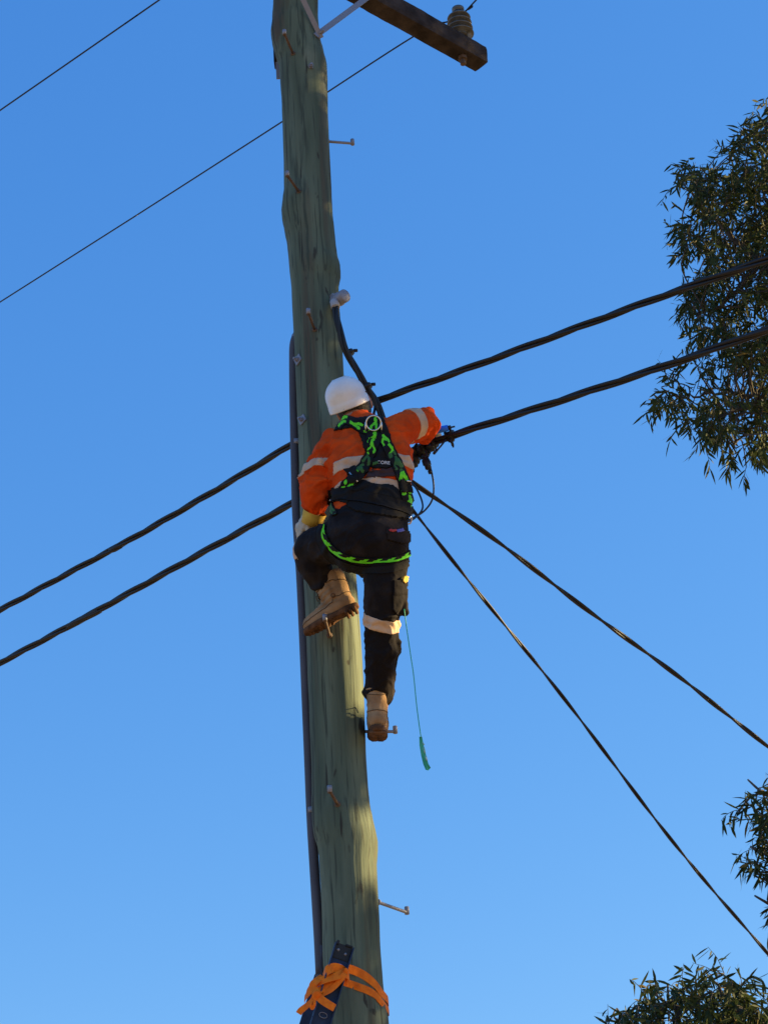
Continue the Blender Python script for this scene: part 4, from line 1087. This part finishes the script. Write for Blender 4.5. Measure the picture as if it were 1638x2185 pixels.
upper = [(1700, 215), (1636, 246), (1600, 262), (1570, 262), (1566, 300), (1552, 335), (1572, 362), (1545, 368), (1510, 350), (1480, 340), (1462, 362), (1440, 382), (1418, 392), (1428, 420), (1446, 440), (1440, 470), (1452, 500), (1462, 530), (1476, 560), (1500, 580),
         (1490, 600), (1450, 628), (1452, 660), (1462, 700), (1486, 722), (1512, 742), (1535, 760), (1565, 775), (1700, 790)]
lower = [(1520, 760), (1490, 800), (1462, 830), (1440, 800), (1418, 812), (1398, 850), (1402, 872), (1428, 880), (1452, 898), (1482, 900), (1490, 930), (1474, 952), (1484, 962), (1512, 940), (1528, 962), (1560, 985), (1580, 1000), (1592, 978), (1620, 962), (1636, 930), (1636, 780)]
side1 = [(1640, 210), (1790, 180), (1980, 300), (2050, 560), (1980, 820), (1800, 960), (1640, 940)]
tb_ = P(1830, 900, TY + .6)
L1 = [([P(1830, 900, TY + .6), P(1760, 885, TY + .3), P(1700, 868, TY), P(1638, 862, TY - .2), P(1590, 868, TY - .3), P(1548, 884, TY - .4)], .07, .012),
      ([P(1638, 862, TY - .2), P(1600, 845, TY), P(1560, 840, TY), P(1500, 842, TY), P(1455, 850, TY)], .028, .008),
      ([P(1590, 868, TY - .3), P(1570, 900, TY - .3), P(1565, 950, TY - .2)], .02, .006),
      ([P(1830, 900, TY + .6), P(1760, 760, TY + .3), P(1700, 640, TY), P(1620, 560, TY), P(1540, 480, TY), P(1470, 410, TY)], .08, .010),
      ([P(1700, 640, TY), P(1680, 500, TY + .2), P(1640, 380, TY + .1), P(1610, 290, TY)], .05, .008),
      ([P(1620, 560, TY), P(1570, 620, TY - .3), P(1520, 660, TY - .3), P(1480, 670, TY - .3)], .03, .008),
      ([P(1760, 760, TY + .3), P(1680, 730, TY), P(1600, 720, TY), P(1530, 720, TY)], .04, .008),
      ([P(1830, 900, TY + .6), P(1900, 650, TY + .3), P(1900, 400, TY)], .09, .02)]
gum('tallest gum tree, its high crown behind the thick cables at the upper right', V((tb_.x + .3, TY + .6, 0)), L1,
    [([(x + (6 if x < 1600 else 0), y) for x, y in upper], TY - 1.0, TY + 1.2, 820, .04, .9), ([(x + (14 if x < 1600 else 0), y - 2) for x, y in lower], TY - .8, TY + .6, 200, .03, 1.1), (side1, TY - 1.2, TY + 1.4, 800, .2, .7)], .130, .025, .24, tb_)
T2 = 14.0
edge = [(1700, 1660), (1640, 1668), (1604, 1664), (1582, 1680), (1574, 1700), (1582, 1730), (1592, 1760), (1608, 1768), (1612, 1800), (1602, 1830), (1612, 1855), (1626, 1860), (1622, 1900), (1632, 1920), (1625, 1950), (1634, 1978), (1650, 1990), (1720, 1990)]
s2 = [(1695, 1640), (1780, 1600), (1900, 1700), (1900, 2000), (1695, 1965)]
tb_ = P(1790, 1900, T2 + .2)
gum('gum tree at the right edge showing a narrow drooping branch below the tall crown', V((tb_.x + .1, T2 + .3, 0)),
    [([P(1790, 1900, T2 + .2), P(1740, 1760, T2), P(1680, 1700, T2), P(1630, 1690, T2), P(1600, 1700, T2)], .05, .006), ([P(1740, 1760, T2), P(1690, 1790, T2), P(1650, 1850, T2), P(1640, 1930, T2)], .03, .005), ([P(1790, 1900, T2 + .2), P(1800, 1700, T2)], .05, .02)],
    [([(x + 6, y + 8) for x, y in edge], T2 - .35, T2 + .35, 120, .30, .9), (s2, T2 - .6, T2 + .6, 260, .3, .8)], .115, .021, .10, tb_)
T3 = 15.0
low = [(1275, 2200), (1278, 2178), (1300, 2160), (1312, 2150), (1340, 2140), (1352, 2128), (1366, 2100), (1384, 2092), (1398, 2112), (1420, 2090), (1450, 2078), (1478, 2082), (1492, 2062), (1508, 2045), (1534, 2054), (1544, 2072), (1560, 2092), (1590, 2088), (1612, 2108), (1640, 2120), (1680, 2130), (1700, 2260), (1275, 2260)]
lowb = [(1280, 2250), (1740, 2230), (1850, 2330), (1760, 2480), (1420, 2490), (1230, 2380)]
tb_ = P(1520, 2400, T3)
gum('lowest gum tree, its leafy top rising from the bottom right corner', V((tb_.x, T3, 0)),
    [([tb_, P(1560, 2250, T3), P(1620, 2185, T3), P(1560, 2150, T3), P(1520, 2090, T3)], .06, .006), ([tb_, P(1470, 2250, T3), P(1440, 2160, T3), P(1400, 2120, T3)], .05, .006), ([tb_, P(1400, 2300, T3), P(1340, 2220, T3), P(1310, 2170, T3)], .04, .006), ([tb_, P(1640, 2330, T3), P(1700, 2220, T3)], .05, .02)],
    [([(x + 4, y + 12) for x, y in low], T3 - .8, T3 + .8, 350, .15, .9), (lowb, T3 - 1.0, T3 + 1.0, 420, .35, .7)], .125, .022, .10, tb_)
# unseen tree added beyond the right edge, its crown shaped to shade the pole
def shade_tree():
    c0 = P(740, 1250, 7.85) + SUN * 8.2; off = V((SUN.y, -SUN.x, 0)).normalized() * 1.1
    base = V((c0.x, c0.y, 0)) + off
    t = empty('gum_tree', base, 'unseen gum tree added beyond the right edge to shade the pole from the sun', 'tree', 'gum trees on the right')
    tb = bmesh.new(); cr = Crown(); hv = V((SUN.y, -SUN.x, 0)).normalized(); top = V((c0.x, c0.y, c0.z + 1.2)) + off
    limb_path(tb, [base, base.lerp(top, .4) + V((.1, .1, 0)), top], .20, .05)
    for i in range(5200):
        a, b_, c_ = random.uniform(-1, 1), random.uniform(-1, 1), random.uniform(-1, 1)
        if abs(a) ** 3 + abs(b_) ** 5 + abs(c_) ** 3 > 1.05: continue
        p = c0 + hv * a * 2.3 + V((0, 0, .35 + b_ * 4.3)) + SUN * c_ * 2.0
        if p.z < 2.0 or (p.y > 3 and proj(p)[0] < 1720 + 40 and -100 < proj(p)[1] < 2300): continue
        twig(cr, tb, p, rnd3() + V((0, 0, .3)), .4, 8, .19, .05, .6, True)
        if i % 40 == 0:
            q = V((c0.x, c0.y, max(2, p.z - 1.0))) + off; mids = [q.lerp(p, t) for t in (.1, .3, .5, .7, .9)]
            if not any(in_gap(m_) for m_ in mids): tube(tb, catmull([q, q.lerp(p, .5) + V((0, 0, .15)), p], 4), lambda t: .03 * (1 - .7 * t), 5)
    cr.mesh('crown', M_LEAF, t); build('trunk', tb, M_BARK, t)
shade_tree()
